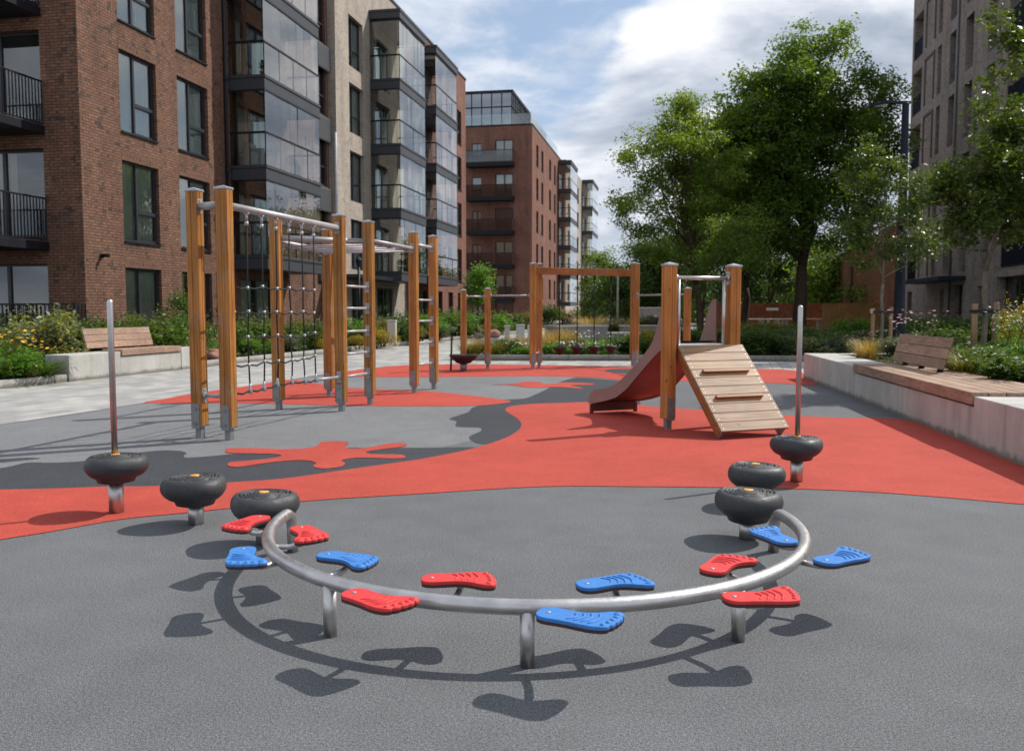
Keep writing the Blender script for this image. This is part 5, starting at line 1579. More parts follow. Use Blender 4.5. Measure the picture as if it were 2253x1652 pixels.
def shrub_mesh(kind, seed):
    rs = np.random.RandomState(seed)
    def cloud(n, r, h, leaf, m, asp=.5, z0=.1, lump=7):
        bl = [(rs.normal() * r * .42, rs.normal() * r * .42, h * (.28 + .42 * rs.random()), r * rs.uniform(.35, .6), r * rs.uniform(.35, .6), h * rs.uniform(.22, .36)) for _ in range(lump)]
        P = blob_points(bl, n, rs, .6); P[:, 2] = np.maximum(P[:, 2], .02 + .08 * rs.random(n))
        V, F = leaf_quads(P, leaf, rs, asp, .4)
        # upright shoots break the outline
        return V, F
    def shoots(n, r, h, leaf, k=9):
        Pts = []
        for _ in range(n):
            a = rs.random() * 6.28; d = rs.random() ** .5 * r * .8
            x, y = d * math.cos(a), d * math.sin(a); hh = h * rs.uniform(.85, 1.15)
            for j in range(k):
                t = j / k
                Pts.append((x * (1 + .25 * t) + rs.normal() * .02, y * (1 + .25 * t) + rs.normal() * .02, hh * (.55 + .45 * t)))
        return leaf_quads(np.array(Pts), leaf, rs, .45, .2)
    def blades(n, r, h, wd, arch=.6):
        V = []; F = []
        for i in range(n):
            a = rs.random() * 6.28; d = rs.random() ** .7 * r * .35
            x0, y0 = d * math.cos(a), d * math.sin(a); a2 = a + rs.normal() * .5
            L = h * rs.uniform(.6, 1.15); ar = arch * rs.uniform(.4, 1.3); side = np.array([-math.sin(a2), math.cos(a2), 0]) * wd * rs.uniform(.6, 1.2)
            pr = None
            for j in range(4):
                t = j / 3
                p = np.array([x0 + math.cos(a2) * L * ar * t * t, y0 + math.sin(a2) * L * ar * t * t, L * (t - .38 * ar * t * t * t)])
                wv = side * (1 - t * .93)
                V += [p - wv, p + wv]
                if j: F.append((len(V) - 4, len(V) - 3, len(V) - 1, len(V) - 2))
        return np.array(V), np.array(F)
    def flowers(n, r, h0, h1, s):
        P = np.stack([rs.normal(size=n) * r * .45, rs.normal(size=n) * r * .45, rs.uniform(h0, h1, n)], 1)
        V = []; F = []
        for p in P:
            t = rs.normal(size=2) * .25; ss = s * rs.uniform(.7, 1.2)
            i = len(V)
            for k in range(6):
                a = k * 1.0472; V.append((p[0] + ss * math.cos(a), p[1] + ss * math.sin(a), p[2] + ss * (t[0] * math.cos(a) + t[1] * math.sin(a))))
            F += [(i, i + 1, i + 2, i + 3), (i, i + 3, i + 4, i + 5)]
        return np.array(V), np.array(F)
    out = {}
    def j(*parts):
        V = np.concatenate([p[0] for p in parts]); off = np.cumsum([0] + [len(p[0]) for p in parts[:-1]])
        return V, np.concatenate([p[1] + o for p, o in zip(parts, off)])
    if kind in ('leafy', 'dark', 'fresh', 'olive', 'pale', 'bluegrey', 'rust', 'gold'):
        lm = {'leafy': 'leaf_mid', 'dark': 'leaf_dark', 'fresh': 'leaf_fresh', 'olive': 'leaf_olive', 'pale': 'leaf_pale', 'bluegrey': 'leaf_bluegrey', 'rust': 'leaf_rust', 'gold': 'leaf_gold'}[kind]
        lf = {'leafy': .085, 'dark': .075, 'fresh': .075, 'olive': .06, 'pale': .095, 'bluegrey': .055, 'rust': .06, 'gold': .05}[kind]
        n = int(2600 * (.075 / lf) ** 1.2)
        out['foliage'] = (*j(cloud(n, .55, 1.0, lf, 0), shoots(26, .5, 1.0, lf)), lm)
    elif kind == 'grass':
        out['foliage'] = (*blades(420, .6, 1.0, .010, .5), 'leaf_olive')
    elif kind == 'strappy':
        out['foliage'] = (*blades(240, .7, 1.0, .022, .9), 'leaf_mid')
    elif kind == 'straw':
        out['foliage'] = (*j(blades(380, .6, 1.0, .008, .45), blades(160, .6, .6, .010, .6)), 'leaf_straw')
    elif kind == 'yellow':
        out['foliage'] = (*j(cloud(1500, .5, .8, .07, 0), shoots(20, .4, .9, .05)), 'leaf_mid')
        out['blossoms'] = (*flowers(48, .7, .70, 1.02, .032), 'flower_yellow')
    elif kind == 'white':
        out['foliage'] = (*cloud(1800, .55, .85, .075, 0), 'leaf_fresh')
        out['blossoms'] = (*flowers(60, .6, .7, 1.02, .035), 'flower_white')
    elif kind == 'pink':
        out['foliage'] = (*j(cloud(1300, .5, .7, .06, 0), shoots(16, .4, 1.0, .04)), 'leaf_bluegrey')
        out['blossoms'] = (*flowers(70, .55, .8, 1.15, .028), 'flower_pink')
    elif kind == 'tall_white':
        out['foliage'] = (*j(cloud(1500, .5, .6, .11, 0), shoots(30, .5, 1.05, .045, 14)), 'leaf_fresh')
        out['blossoms'] = (*flowers(150, .7, .75, 1.2, .018), 'flower_white')
    st = MB()
    for _ in range(9):
        a = rs.random() * 6.28; d = rs.random() * .3
        st.tube([(d * .3 * math.cos(a), d * .3 * math.sin(a), -.03), (d * math.cos(a), d * math.sin(a), .30), (d * 1.4 * math.cos(a), d * 1.4 * math.sin(a), .62)], [.014, .010, .004], 5)
    res = [(k, np_mesh(k, v, f, m)) for k, (v, f, m) in out.items()]
    if kind not in ('grass', 'strappy', 'straw'): res.append(('stem', st.mesh('stem', 'bark')))
    return res

SHR = {}
NAMES = {'grass': 'grass_tussock', 'strappy': 'strappy_plant', 'straw': 'grass_tussock', 'yellow': 'flowering_shrub', 'white': 'flowering_plant', 'pink': 'flowering_plant', 'tall_white': 'flowering_plant', 'gold': 'flowering_shrub'}
def plant(kind, pos, wd, h, label, group, rz=None, variant=0):
    key = (kind, variant)
    if key not in SHR: SHR[key] = shrub_mesh(kind, 100 + sum(ord(ch) for ch in kind) * 7 + variant)
    if group in (GL, GM) and h > .6: h *= .84
    root = empty(NAMES.get(kind, 'shrub'), Vector(pos), label, 'plant' if kind in ('grass', 'strappy', 'straw', 'white', 'pink', 'tall_white') else 'shrub', group, rnd.uniform(0, 6.28) if rz is None else rz)
    root.scale = (wd / 1.1, wd / 1.1, h)
    for nm, me in SHR[key]: inst(me, nm, root)
    return root

GL, GM, GF, GR = 'plants in the left bed', 'plants along the left row of blocks', 'plants in the bed behind the playground', 'plants in the raised right bed'
zb = .07
# left bed, from the camera outwards
plant('fresh', (-8.75, 14.5, zb), 1.2, .85, 'bright green bushy plant at the near end of the left bed', GL)
plant('fresh', (-8.45, 13.7, zb), .8, .5, 'small bright green plant below the yellow daisies', GL)
plant('strappy', (-8.15, 15.15, zb), 1.1, .46, 'arching strap leaved clump against the end of the left seat wall', GL)
plant('olive', (-8.35, 14.6, zb), .7, .30, 'low olive plant by the kerb near the strap leaved clump', GL)
plant('yellow', (-9.1, 15.9, zb), 1.1, 1.02, 'tall clump of yellow daisies at the picture edge', GL)
plant('yellow', (-8.55, 15.75, zb), 1.0, .85, 'yellow daisy clump in front of the pale edged shrub', GL)
plant('yellow', (-8.3, 16.4, zb), .8, .62, 'small sparse yellow daisy clump behind the seat wall end', GL)
plant('pale', (-9.2, 17.5, zb), 1.5, 1.45, 'tall shrub with pale edged leaves behind the yellow daisies', GL)
plant('pale', (-10.1, 17.3, zb), 1.3, 1.25, 'pale edged shrub cut by the left picture edge', GL)
plant('leafy', (-8.9, 18.4, zb), 1.4, 1.30, 'mid green shrub left of the bench back', GL)
plant('dark', (-8.35, 18.6, zb), 1.3, 1.22, 'dark green shrub just left of the bench back', GL, variant=1)
plant('leafy', (-8.05, 19.3, zb), 1.4, 1.26, 'mid green shrub behind the left half of the bench back', GL, variant=1)
plant('olive', (-8.3, 20.1, zb), 1.3, 1.30, 'olive green shrub above the middle of the bench back', GL)
plant('leafy', (-7.85, 20.2, zb), 1.4, 1.2, 'mid green shrub behind the right half of the bench back', GL)
plant('dark', (-7.75, 21.0, zb), 1.5, 1.32, 'dark shrub in front of the ground floor window of the red block', GL)
plant('olive', (-8.35, 21.9, zb), 1.2, 1.38, 'tall olive shrub against the brick right of that window', GL, variant=1)
plant('leafy', (-9.9, 20.5, zb), 1.5, 1.1, 'mid green shrub before the black terrace railing', GL, variant=1)
plant('dark', (-10.6, 19.6, zb), 1.5, 1.15, 'dark shrub before the left part of the terrace railing', GL)
plant('pale', (-7.3, 21.7, zb), .7, .75, 'small thin pale shrub beside the bollard light', GL)
# along the left row, seen between and behind the posts
seq = [('leafy', 463, 22.5, 1.3, 1.05, 'mid green shrub seen between the two nearest frame posts and the net'),
       ('fresh', 472, 21.2, .9, .45, 'low bright green plant at the kerb, left of the net'),
       ('olive', 455, 24.5, 1.3, 1.05, 'olive shrub in front of the second ground floor window'),
       ('leafy', 540, 24.0, 1.4, 1.15, 'mid green shrub behind the left ropes of the net'),
       ('fresh', 551, 22.9, .9, .55, 'low bright green plant behind the lowest left ropes of the net'),
       ('pale', 575, 25.6, 1.3, 1.2, 'pale leaved shrub behind the middle of the net'),
       ('rust', 604, 24.0, .8, .50, 'rust coloured low plant behind the third rope of the net'),
       ('leafy', 622, 25.5, 1.3, 1.0, 'rounded mid green shrub behind the right ropes of the net'),
       ('bluegrey', 635, 24.3, .9, .55, 'blue grey low plant at the kerb behind the right ropes'),
       ('olive', 668, 27.0, 1.3, 1.15, 'olive shrub right of the net, before the stair windows'),
       ('dark', 690, 26.2, 1.1, .95, 'dark shrub behind the left post of the monkey bars'),
       ('leafy', 728, 28.0, 1.3, 1.15, 'mid green shrub between net and ladder, under the canopy'),
       ('gold', 712, 26.0, .8, .55, 'low yellow tinged plant at the kerb left of the ladder'),
       ('fresh', 772, 29.5, 1.5, 1.15, 'bright green shrub seen through the ladder rungs'),
       ('leafy', 798, 28.4, 1.2, .85, 'mid green shrub at the kerb behind the ladder'),
       ('gold', 786, 27.0, .8, .45, 'small yellow flowering plant at the kerb below the ladder'),
       ('gold', 842, 29.0, 1.5, .80, 'broad bright yellow flowering bush right of the ladder'),
       ('olive', 832, 31.5, 1.4, 1.05, 'olive shrub behind the yellow flowering bush'),
       ('bluegrey', 846, 33.0, 1.4, 1.25, 'grey green shrub left of the stone block'),
       ('dark', 882, 32.0, 1.4, 1.25, 'dark shrub right of the stone block'),
       ('leafy', 905, 34.0, 1.5, 1.35, 'mid green shrub behind the far ladder posts'),
       ('fresh', 938, 35.0, 1.7, 1.25, 'bright green shrub between the far ladder rungs'),
       ('olive', 925, 32.5, 1.1, .75, 'low olive plant at the kerb below the far ladder'),
       ('leafy', 968, 37.0, 1.8, 1.45, 'mid green shrub right of the climbing frame'),
       ('bluegrey', 965, 34.6, 1.3, .75, 'grey green low plant at the kerb right of the climbing frame'),
       ('fresh', 1000, 39.0, 1.9, 1.4, 'bright green shrub left of the lowest far post'),
       ('leafy', 1040, 42.0, 2.0, 1.4, 'mid green shrub between the two low far posts'),
       ('pale', 1032, 39.5, 1.3, .75, 'pale low plant at the kerb between the low far posts'),
       ('fresh', 1085, 45.0, 2.0, 1.3, 'bright green shrub right of the second low far post'),
       ('olive', 1070, 41.5, 1.3, .7, 'low olive plant at the kerb by the reddish boulder'),
       ('leafy', 1118, 48.0, 2.2, 1.25, 'mid green shrub before the distant red block'),
       ('olive', 1150, 52.0, 2.2, 1.3, 'olive shrub left of the far cross beam post'),
       ('dark', 1205, 62.0, 2.6, 1.9, 'dark rounded shrub at the corner of the distant red block'),
       ('olive', 1240, 66.0, 2.6, 1.6, 'olive shrub below the distant glazed balconies'),
       ('leafy', 1295, 68.0, 2.6, 1.5, 'round green shrub at the end of the distant blocks')]
for k, (kd, x, Y, wd, h, lb) in enumerate(seq):
    plant(kd, W(x, Y, zb), wd, h, lb, GM, variant=k % 2)
# bed behind the playground
seq = [('straw', 1050, 23.0, .8, .55, 'straw coloured grass tuft at the left end of the far bed'),
       ('grass', 1030, 22.6, .9, .45, 'green grass tuft left of the second low far post'),
       ('grass', 1092, 22.9, 1.0, .50, 'green grass tuft right of the second low far post'),
       ('leafy', 1112, 23.4, .9, .45, 'low green plant behind the dish seat bar'),
       ('straw', 1142, 23.8, 1.0, .60, 'straw coloured grass left of the cross beam posts'),
       ('white', 1150, 22.7, .8, .36, 'low white flowering plant left of the cross beam posts'),
       ('fresh', 1205, 22.7, .9, .38, 'low bright green plant right of the cross beam posts'),
       ('straw', 1216, 25.0, 1.3, .75, 'tall straw grass left of the first hanging step'),
       ('straw', 1248, 26.0, 1.3, .75, 'tall straw grass between the first two hanging steps'),
       ('white', 1240, 22.8, .8, .38, 'low white flowering plant behind the first hanging step'),
       ('olive', 1262, 23.6, .9, .48, 'low olive plant behind the second hanging step'),
       ('white', 1285, 22.7, .9, .36, 'low white flowering plant between second and third hanging step'),
       ('white', 1296, 24.4, .9, .62, 'taller white flowering plant behind the third hanging step'),
       ('fresh', 1318, 22.8, .8, .42, 'low bright green plant between third and fourth hanging step'),
       ('leafy', 1358, 23.0, .9, .55, 'leafy green plant right of the fourth hanging step'),
       ('white', 1338, 22.6, .7, .30, 'low white flowering plant at the kerb under the fourth hanging step'),
       ('leafy', 1382, 23.2, 1.0, .60, 'leafy green plant left of the right cross beam posts'),
       ('gold', 1425, 23.5, 1.1, .75, 'yellow topped bush behind the upper slide panel'),
       ('leafy', 1412, 22.8, 1.0, .58, 'leafy green plant behind the middle of the slide'),
       ('straw', 1395, 44.0, 3.0, .95, 'wide straw coloured grass beyond the grey low walls'),
       ('grass', 1360, 45.0, 3.2, .8, 'wide green grass clump beyond the grey low walls'),
       ('straw', 1300, 47.0, 3.0, 1.0, 'straw grass at the far path, left of the pale mast'),
       ('olive', 1450, 43.0, 2.4, .95, 'olive plant behind the left slide post'),
       ('leafy', 1480, 24.5, 1.2, .75, 'leafy green plant between the slide posts'),
       ('dark', 1525, 24.8, 1.3, .70, 'dark green plant between the slide posts, near the right panel'),
       ('leafy', 1570, 26.5, 1.5, .75, 'leafy green plant behind the right slide panel'),
       ('dark', 1648, 22.6, 1.4, .75, 'rounded dark shrub just right of the slide tower'),
       ('leafy', 1640, 25.5, 1.6, .80, 'mid green shrub behind the rounded dark one'),
       ('dark', 1695, 22.8, 1.5, .62, 'low rounded dark shrub left of the right grab pole'),
       ('bluegrey', 1728, 22.9, 1.3, .65, 'grey green mound beside the right grab pole'),
       ('dark', 1745, 26.0, 1.8, .75, 'dark mound behind the right grab pole'),
       ('pale', 1792, 22.4, 1.2, .55, 'pale low plant behind the far corner of the right wall'),
       ('dark', 1828, 22.8, 1.5, .60, 'dark low mound right of the pale plant behind the right wall'),
       ('bluegrey', 1862, 22.0, 1.3, .62, 'blue grey lavender mound before the staked tree'),
       ('pink', 1892, 21.5, 1.2, .60, 'pinkish flowering mound before the staked tree'),
       ('olive', 1690, 34.0, 3.0, .75, 'straw green grasses in front of the rust orange fence'),
       ('grass', 1740, 33.0, 3.0, .65, 'dark grass patch left of the big tree trunk'),
       ('straw', 1660, 40.0, 3.5, .8, 'pale grasses at the foot of the rust orange fence'),
       ('dark', 1800, 30.0, 2.6, .50, 'dark ground hugging shrub right of the big tree trunk'),
       ('fresh', 1888, 36.0, 2.0, .90, 'bright green rounded shrub before the honey coloured fence'),
       ('leafy', 1850, 31.0, 2.4, .55, 'low mid green shrub below the bright green rounded one'),
       ('dark', 2025, 33.0, 2.6, 1.05, 'dark clipped shrub by the corner of the right block'),
       ('dark', 2075, 31.0, 2.6, 1.0, 'dark clipped shrub left of the right block entrance'),
       ('dark', 2140, 29.0, 2.4, 1.0, 'dark clipped shrub right of the right block entrance'),
       ('dark', 2225, 27.0, 2.4, 1.05, 'dark clipped shrub at the right picture edge')]
for k, (kd, x, Y, wd, h, lb) in enumerate(seq):
    plant(kd, W(x, Y, .06), wd, h, lb, GF, variant=k % 2)
# raised right bed
zr = .40
seq = [('straw', 1908, 14.6, .7, .42, 'tawny grass tuft behind the far end of the right bench'),
       ('olive', 1905, 15.6, .7, .35, 'low olive plant at the far corner of the right bed'),
       ('pink', 2012, 15.5, 1.2, .75, 'pink spired plant behind the bench back'),
       ('bluegrey', 2040, 14.0, 1.1, .45, 'grey green plant right of the pink spires'),
       ('olive', 2128, 11.9, .9, .38, 'low olive plant at the near end of the bench back'),
       ('grass', 2075, 12.4, .9, .45, 'fine grass tuft behind the near end of the bench back'),
       ('strappy', 2125, 13.2, 1.1, .50, 'broad strap leaved plant left of the near staked tree'),
       ('grass', 2130, 11.0, .9, .40, 'fine grass tuft behind the middle of the bench seat'),
       ('leafy', 2190, 10.4, .9, .42, 'broad leaved plant in front of the near staked tree'),
       ('fresh', 2165, 11.6, .8, .38, 'low bright green plant between the two stakes'),
       ('leafy', 2236, 9.6, .9, .40, 'broad leaved plant at the right picture edge above the bench'),
       ('tall_white', 2262, 11.0, .9, .80, 'tall white flowering plant at the right picture edge'),
       ('tall_white', 2236, 12.9, .7, .72, 'white flowering plant right of the stakes'),
       ('gold', 2262, 14.2, .8, 1.05, 'tall yellow flowering stems at the right picture edge'),
       ('bluegrey', 1975, 15.8, 1.0, .4, 'grey green plant beside the lamp post foot'),
       ('dark', 2085, 15.6, 1.4, .6, 'dark low shrub left of the near stakes, far side of the right bed')]
for k, (kd, x, Y, wd, h, lb) in enumerate(seq):
    plant(kd, W(x, Y, zr), wd, h, lb, GR, variant=k % 2)

# uncountable low growth between the shrubs
def cover(name, poly, z, n, leaf, m, h, seed, label):
    rs = np.random.RandomState(seed); P = []
    P0 = np.array(poly); lo, hi = P0.min(0), P0.max(0)
    def inside(x, y):
        c = False; j = len(poly) - 1
        for i in range(len(poly)):
            if (poly[i][1] > y) != (poly[j][1] > y) and x < (poly[j][0] - poly[i][0]) * (y - poly[i][1]) / (poly[j][1] - poly[i][1]) + poly[i][0]: c = not c
            j = i
        return c
    while len(P) < n:
        x, y = rs.uniform(lo[0], hi[0]), rs.uniform(lo[1], hi[1])
        q = mnoise.noise(Vector((x * .9, y * .9, seed)))
        if inside(x, y) and q > -.25: P.append((x, y, z + h * rs.random() * (.55 + .8 * max(0, q))))
    V, F = leaf_quads(np.array(P), leaf, rs, .5, .5)
    me = np_mesh(name, V, F, m)
    o = inst(me, name, None, label=label, category='ground cover', kind='stuff')
cover('ground_cover', [(-1.0, 22.3), (8.0, 21.9), (12, 31), (13, 46), (6, 46), (4.6, 33), (1.4, 29), (-.6, 27)], .06, 16000, .11, 'leaf_mid', .26, 4, 'low mixed green growth covering the bed behind the playground')
cover('ground_cover', [(kerbX(19.7) - .2, 19.7), (kerbX(30) - .2, 30), (kerbX(44) - .2, 44), (kerbX(60) - .3, 60), (2.5, 66), (-4.5, 46), (-7.5, 32), (-9.5, 20)], .07, 16000, .10, 'leaf_dark', .35, 9, 'low dark green growth between the shrubs along the left blocks')
cover('ground_cover', [(wallX(5) + 1.1, 5), (wallX(16) + .8, 16), (13.5, 16), (13.5, 5)], .40, 9000, .07, 'leaf_mid', .16, 12, 'low mixed growth covering the raised right bed')
cover('ground_cover', [(kerbX(12) - .2, 12), (kerbX(15.4) - .2, 15.4), (-8.4, 16), (-7.6, 19.6), (-11, 20), (-12, 12)], .07, 5000, .06, 'leaf_dark', .14, 15, 'low growth on the soil of the left bed')
cover('ground_cover', [(9.5, 22), (22, 26), (19, 50), (13.5, 47), (12, 31)], .0, 14000, .14, 'leaf_dark', .30, 21, 'dark shaded growth in front of the right block')

# ------------------------------------------------------------------ trees
tree('broadleaf_tree', 'biggest tree, tall dark green broadleaf with a thick dark trunk before the fence', W(1762, 44), .30, 3.4,
     [(0, 0, 9.0, 3.9, 3.6, 3.0), (.6, 0, 12.0, 3.3, 2.6, 2.2), (2.7, 0, 11.4, 1.7, 1.6, 1.3), (-3.0, .3, 8.2, 2.2, 2.4, 2.9), (2.7, -.2, 8.6, 1.9, 2.2, 2.2), (-1.7, 0, 11.0, 2.2, 2.0, 1.8), (.2, .2, 5.6, 3.8, 3.4, 1.9), (-3.2, -.4, 5.4, 1.7, 1.8, 1.7), (4.1, 0, 11.7, .75, .8, .45), (-.2, 0, 14.0, .7, .7, .9), (1.7, 0, 14.1, .8, .7, .9)],
     2200, 46, .50, .20, 'leaf_tree', seed=3, nb=70, sub=300, subr=.92)
tree('broadleaf_tree', 'lighter green airy tree left of the biggest tree, nearest to the hanging steps', W(1545, 41), .15, 2.4,
     [(-1.9, 0, 8.0, 1.9, 1.9, 1.9), (-2.6, 0, 6.0, 1.7, 1.7, 1.3), (-1.0, 0, 9.8, 1.3, 1.3, 1.1), (.2, 0, 8.2, 1.7, 1.7, 2.0), (-.4, 0, 5.4, 1.6, 1.6, 1.5), (-3.5, 0, 5.0, .8, .9, .6), (-1.7, 0, 4.2, 1.2, 1.0, .8)],
     760, 42, .36, .15, 'leaf_tree_light', seed=8, lean=(-1.2, 0), nb=64, sub=120, subr=.60)
tree('broadleaf_tree', 'mid green tree filling the gap between the airy tree and the biggest tree', W(1640, 47), .2, 2.4,
     [(0, 0, 6.4, 2.4, 2.4, 2.6), (-1.0, 0, 9.2, 1.8, 1.8, 2.0), (1.0, 0, 9.6, 1.5, 1.5, 1.6), (-.4, 0, 11.2, 1.0, 1.0, .9), (-2.2, 0, 4.4, 1.5, 1.5, 1.3)],
     800, 46, .46, .18, 'leaf_tree', seed=12, nb=34, sub=140, subr=.8)
tree('broadleaf_tree', 'low light green tree under the biggest tree, behind the slide tower', W(1600, 38), .11, 1.5,
     [(0, 0, 3.9, 1.5, 1.5, 1.2), (.9, 0, 4.9, 1.0, 1.0, .8), (-.9, 0, 3.2, 1.0, 1.0, .8)],
     170, 40, .4, .12, 'leaf_light', seed=14, nb=22, sub=26, subr=.55)
# far wood edge, each with its own place
bgt = [(1332, 95, 7.5, 2.6, 'leaf_light', 'small round light green tree at the end of the distant blocks'),
       (1375, 80, 5.8, 2.8, 'leaf_mid', 'low mid green tree behind the pale mast'),
       (1420, 74, 7.2, 3.2, 'leaf_dark', 'dark tree left in the far row, behind the right cross beam post'),
       (1480, 78, 8.0, 3.4, 'leaf_mid', 'mid green tree in the far row, behind the slide tower'),
       (1545, 72, 12.5, 3.6, 'leaf_dark', 'dark tree in the far row, behind the leaning trunk'),  # height raised so the balcony glass reflects it; upper crown unseen
       (1615, 76, 14.0, 3.8, 'leaf_dark', 'dark tree in the far row, right of the slide tower'),  # also raised for the reflection in the balcony glass, top unseen
       (1690, 70, 12.5, 3.4, 'leaf_dark', 'dark tree in the far row, above the rust orange fence'),
       (1772, 72, 7.6, 3.0, 'leaf_mid', 'mid green tree in the far row, behind the thick dark trunk'),
       (1838, 60, 5.6, 2.2, 'leaf_light', 'light green tree at the left corner of the brick house')]
for k, (x, Y, h, r, lm, lb) in enumerate(bgt):
    tree('broadleaf_tree', lb, W(x, Y), .16, 1.2, [(0, 0, h * .55, r, r, h * .40), (r * .5, 0, h * .42, r * .7, r * .7, h * .3), (-r * .5, 0, h * .40, r * .7, r * .7, h * .32), (0, 0, h * .85, r * .5, r * .5, h * .18)],
         240, 46, .75, .26, lm, seed=40 + k, nb=14, sub=36, subr=1.0)
def wood():
    rs = np.random.RandomState(55)
    bl = []
    for k in range(46):
        Y = rs.uniform(84, 98); x = rs.uniform(1322, 1990); q = W(x, Y); h = rs.uniform(3.0, 6.2)
        bl.append((q.x, q.y, h * .5, rs.uniform(1.8, 3.2), 2.0, h * .55))
    C = np.repeat(blob_points(bl, 1500, rs, .6), 22, 0); C = C + rs.normal(size=C.shape) * .5
    C[:, 2] = np.maximum(C[:, 2], .1)
    V, F = leaf_quads(C, .36, rs)
    inst(np_mesh('woodland', V, F, 'leaf_dark'), 'woodland', None, label='far dark wood closing the view beyond the fences and the garden', category='wood', kind='stuff')
wood()
# staked young trees
def staked(name, label, base, blobs, ncl, per, cs, leaf, seed, fork, stakes, zt, tr):
    t = tree(name, label, base, tr, fork, blobs, ncl, per, cs, leaf, 'leaf_young', 'bark_grey', seed, nb=36, aspect=.48, sub=int(ncl / 5), subr=.28)
    for dx, dy, h in stakes:
        b = MB(); p = Vector((base[0] + dx, base[1] + dy, base[2])); b.tube([p + Vector((0, 0, -.05)), p + Vector((0, 0, h - .01)), p + Vector((0, 0, h))], [.047, .047, .040], 12)
        b.build('stake', 'timber_stake', t)
    b = MB(); q = Vector((base[0], base[1], base[2] + zt))
    for dx, dy, h in stakes:
        b.obox(q + Vector((0, -tr - .012, -.03)), (dx, dy, 0), (0, .008, 0), (0, 0, .055)); b.obox(q + Vector((dx - .05, dy - .055, -.03)), (.10, 0, 0), (0, .11, 0), (0, 0, .055))
    b.tube([q + Vector((0, 0, -.035)), q + Vector((0, 0, .03))], tr + .016, 12)
    b.build('tie', 'tie_strap', t)
bA = W(2166, 14.0, .40)
staked('staked_tree', 'young tree tied to two stakes in the raised right bed, nearest and tallest', bA,
       [(.08, 0, 2.9, .85, .8, .75), (.6, 0, 3.3, .80, .8, .75), (-.32, 0, 2.4, .45, .6, .36), (.10, 0, 3.9, .40, .5, .6), (.10, 0, 4.8, .20, .3, .6), (.75, 0, 2.4, .7, .6, .55), (-.58, 0, 2.7, .24, .3, .18), (.1, 0, 5.5, .12, .14, .3)],
       430, 34, .17, .10, 71, 1.45, [(-.17, -.05, .95), (.17, -.03, .97)], .83, .042)
bB = W(1941, 22.0, 0)
staked('staked_tree', 'young airy tree tied to two stakes, farther back beside the lamp post', bB,
       [(0, 0, 3.4, 1.0, .9, .8), (-.35, 0, 4.4, .7, .7, .7), (.35, 0, 4.2, .7, .7, .7), (0, 0, 2.7, 1.15, 1.0, .5), (-.1, 0, 5.2, .4, .4, .6), (.8, 0, 3.0, .6, .5, .5), (-.7, 0, 3.3, .5, .5, .5)],
       300, 30, .22, .10, 77, 1.9, [(-.24, -.05, 1.30), (.22, -.03, 1.32)], 1.2, .045)
# young trees by the blocks
tree('young_tree', 'small young tree with bright leaves before the distant red block', W(1052, 46, zb), .05, .9, [(0, 0, 2.3, .8, .8, .9), (.2, 0, 3.0, .5, .5, .6)], 60, 34, .35, .16, 'leaf_fresh', seed=90, nb=14)
tree('young_tree', 'slender sapling with small leaves at the brick pier right of the bench', W(386, 22.2, zb), .025, .5, [(0, 0, 1.1, .35, .3, .35), (.1, 0, 1.45, .25, .25, .2)], 36, 22, .18, .08, 'leaf_mid', seed=91, nb=12)

# ------------------------------------------------------------------ street furniture and small things
def street_lamp():
    p = W(1979, 23.0); root = empty('street_lamp', p, 'tall dark blue lamp post with a flat single arm head, right of the trees', 'street lamp')
    b = MB(); b.lathe([(.155, 0), (.155, .9), (.14, .95), (.085, 6.45), (.085, 6.5)], p, 20); b.build('pole', 'lamp_paint', root)
    h = MB(); q = p + Vector((.08, 0, 6.45))
    h.obox(q + Vector((-.36, -.04, .02)), (.40, 0, 0), (0, .08, 0), (0, 0, .07), 0, .01)
    P = [(-.34, -.06, .03), (-.34, .06, .03), (-.62, .16, .02), (-.95, .13, -.05), (-1.02, 0, -.08), (-.95, -.13, -.05), (-.62, -.16, .02)]
    T = [q + Vector(v) + Vector((0, 0, .07)) for v in P]; Bm = [q + Vector(v) for v in P]
    n = len(P); h.faces(T + Bm, [tuple(range(n))[::-1], tuple(range(n, 2 * n))] + [(i, (i + 1) % n, n + (i + 1) % n, n + i) for i in range(n)])
    h.build('lamp_head', 'lamp_paint', root)
    l = MB(); l.obox(q + Vector((-.86, -.08, -.045)), Vector((.30, 0, .03)), (0, .16, 0), (0, 0, .02)); l.build('lens', 'lens_white', root)
street_lamp()

def lantern():
    p = W(790, 31.5, zb); root = empty('lantern_post', p, 'black lantern post with a side arm, in front of the beige block entrance', 'street lamp'); up = Vector((0, 0, 1))
    b = MB(); b.tube([p, p + up * 2.7], .045, 10); b.tube([p + up * 2.35, p + up * 2.35 + Vector((-1.2, .0, .05))], .022, 8); b.tube([p + up * 1.9, p + up * 2.33 + Vector((-.5, 0, 0))], .016, 8)
    b.build('post', 'fascia_dark', root)
    b = MB(); b.lathe([(.03, 2.68), (.07, 2.72), (.11, 2.92), (.12, 2.94), (.04, 3.04), (.02, 3.10)], p, 8, smooth=False); b.build('lantern', 'fascia_dark', root)
lantern()

def mast(name, x, Y, h, r, m, label):
    p = W(x, Y, 0); b = MB(); b.tube([Vector((0, 0, 0)), Vector((0, 0, h - .03)), Vector((0, 0, h))], [r, r * .8, r * .3], 12)
    inst(b.mesh(name, m), name, None, p, label=label, category='pole')
mast('slim_mast', 743, 28.0, 6.75, .055, 'galvanised', 'slim grey steel mast standing before the beige pier')
mast('slim_mast', 1359, 46.0, 3.0, .06, 'light_stone', 'pale slim mast seen between the hanging ropes and the right cross beam post')

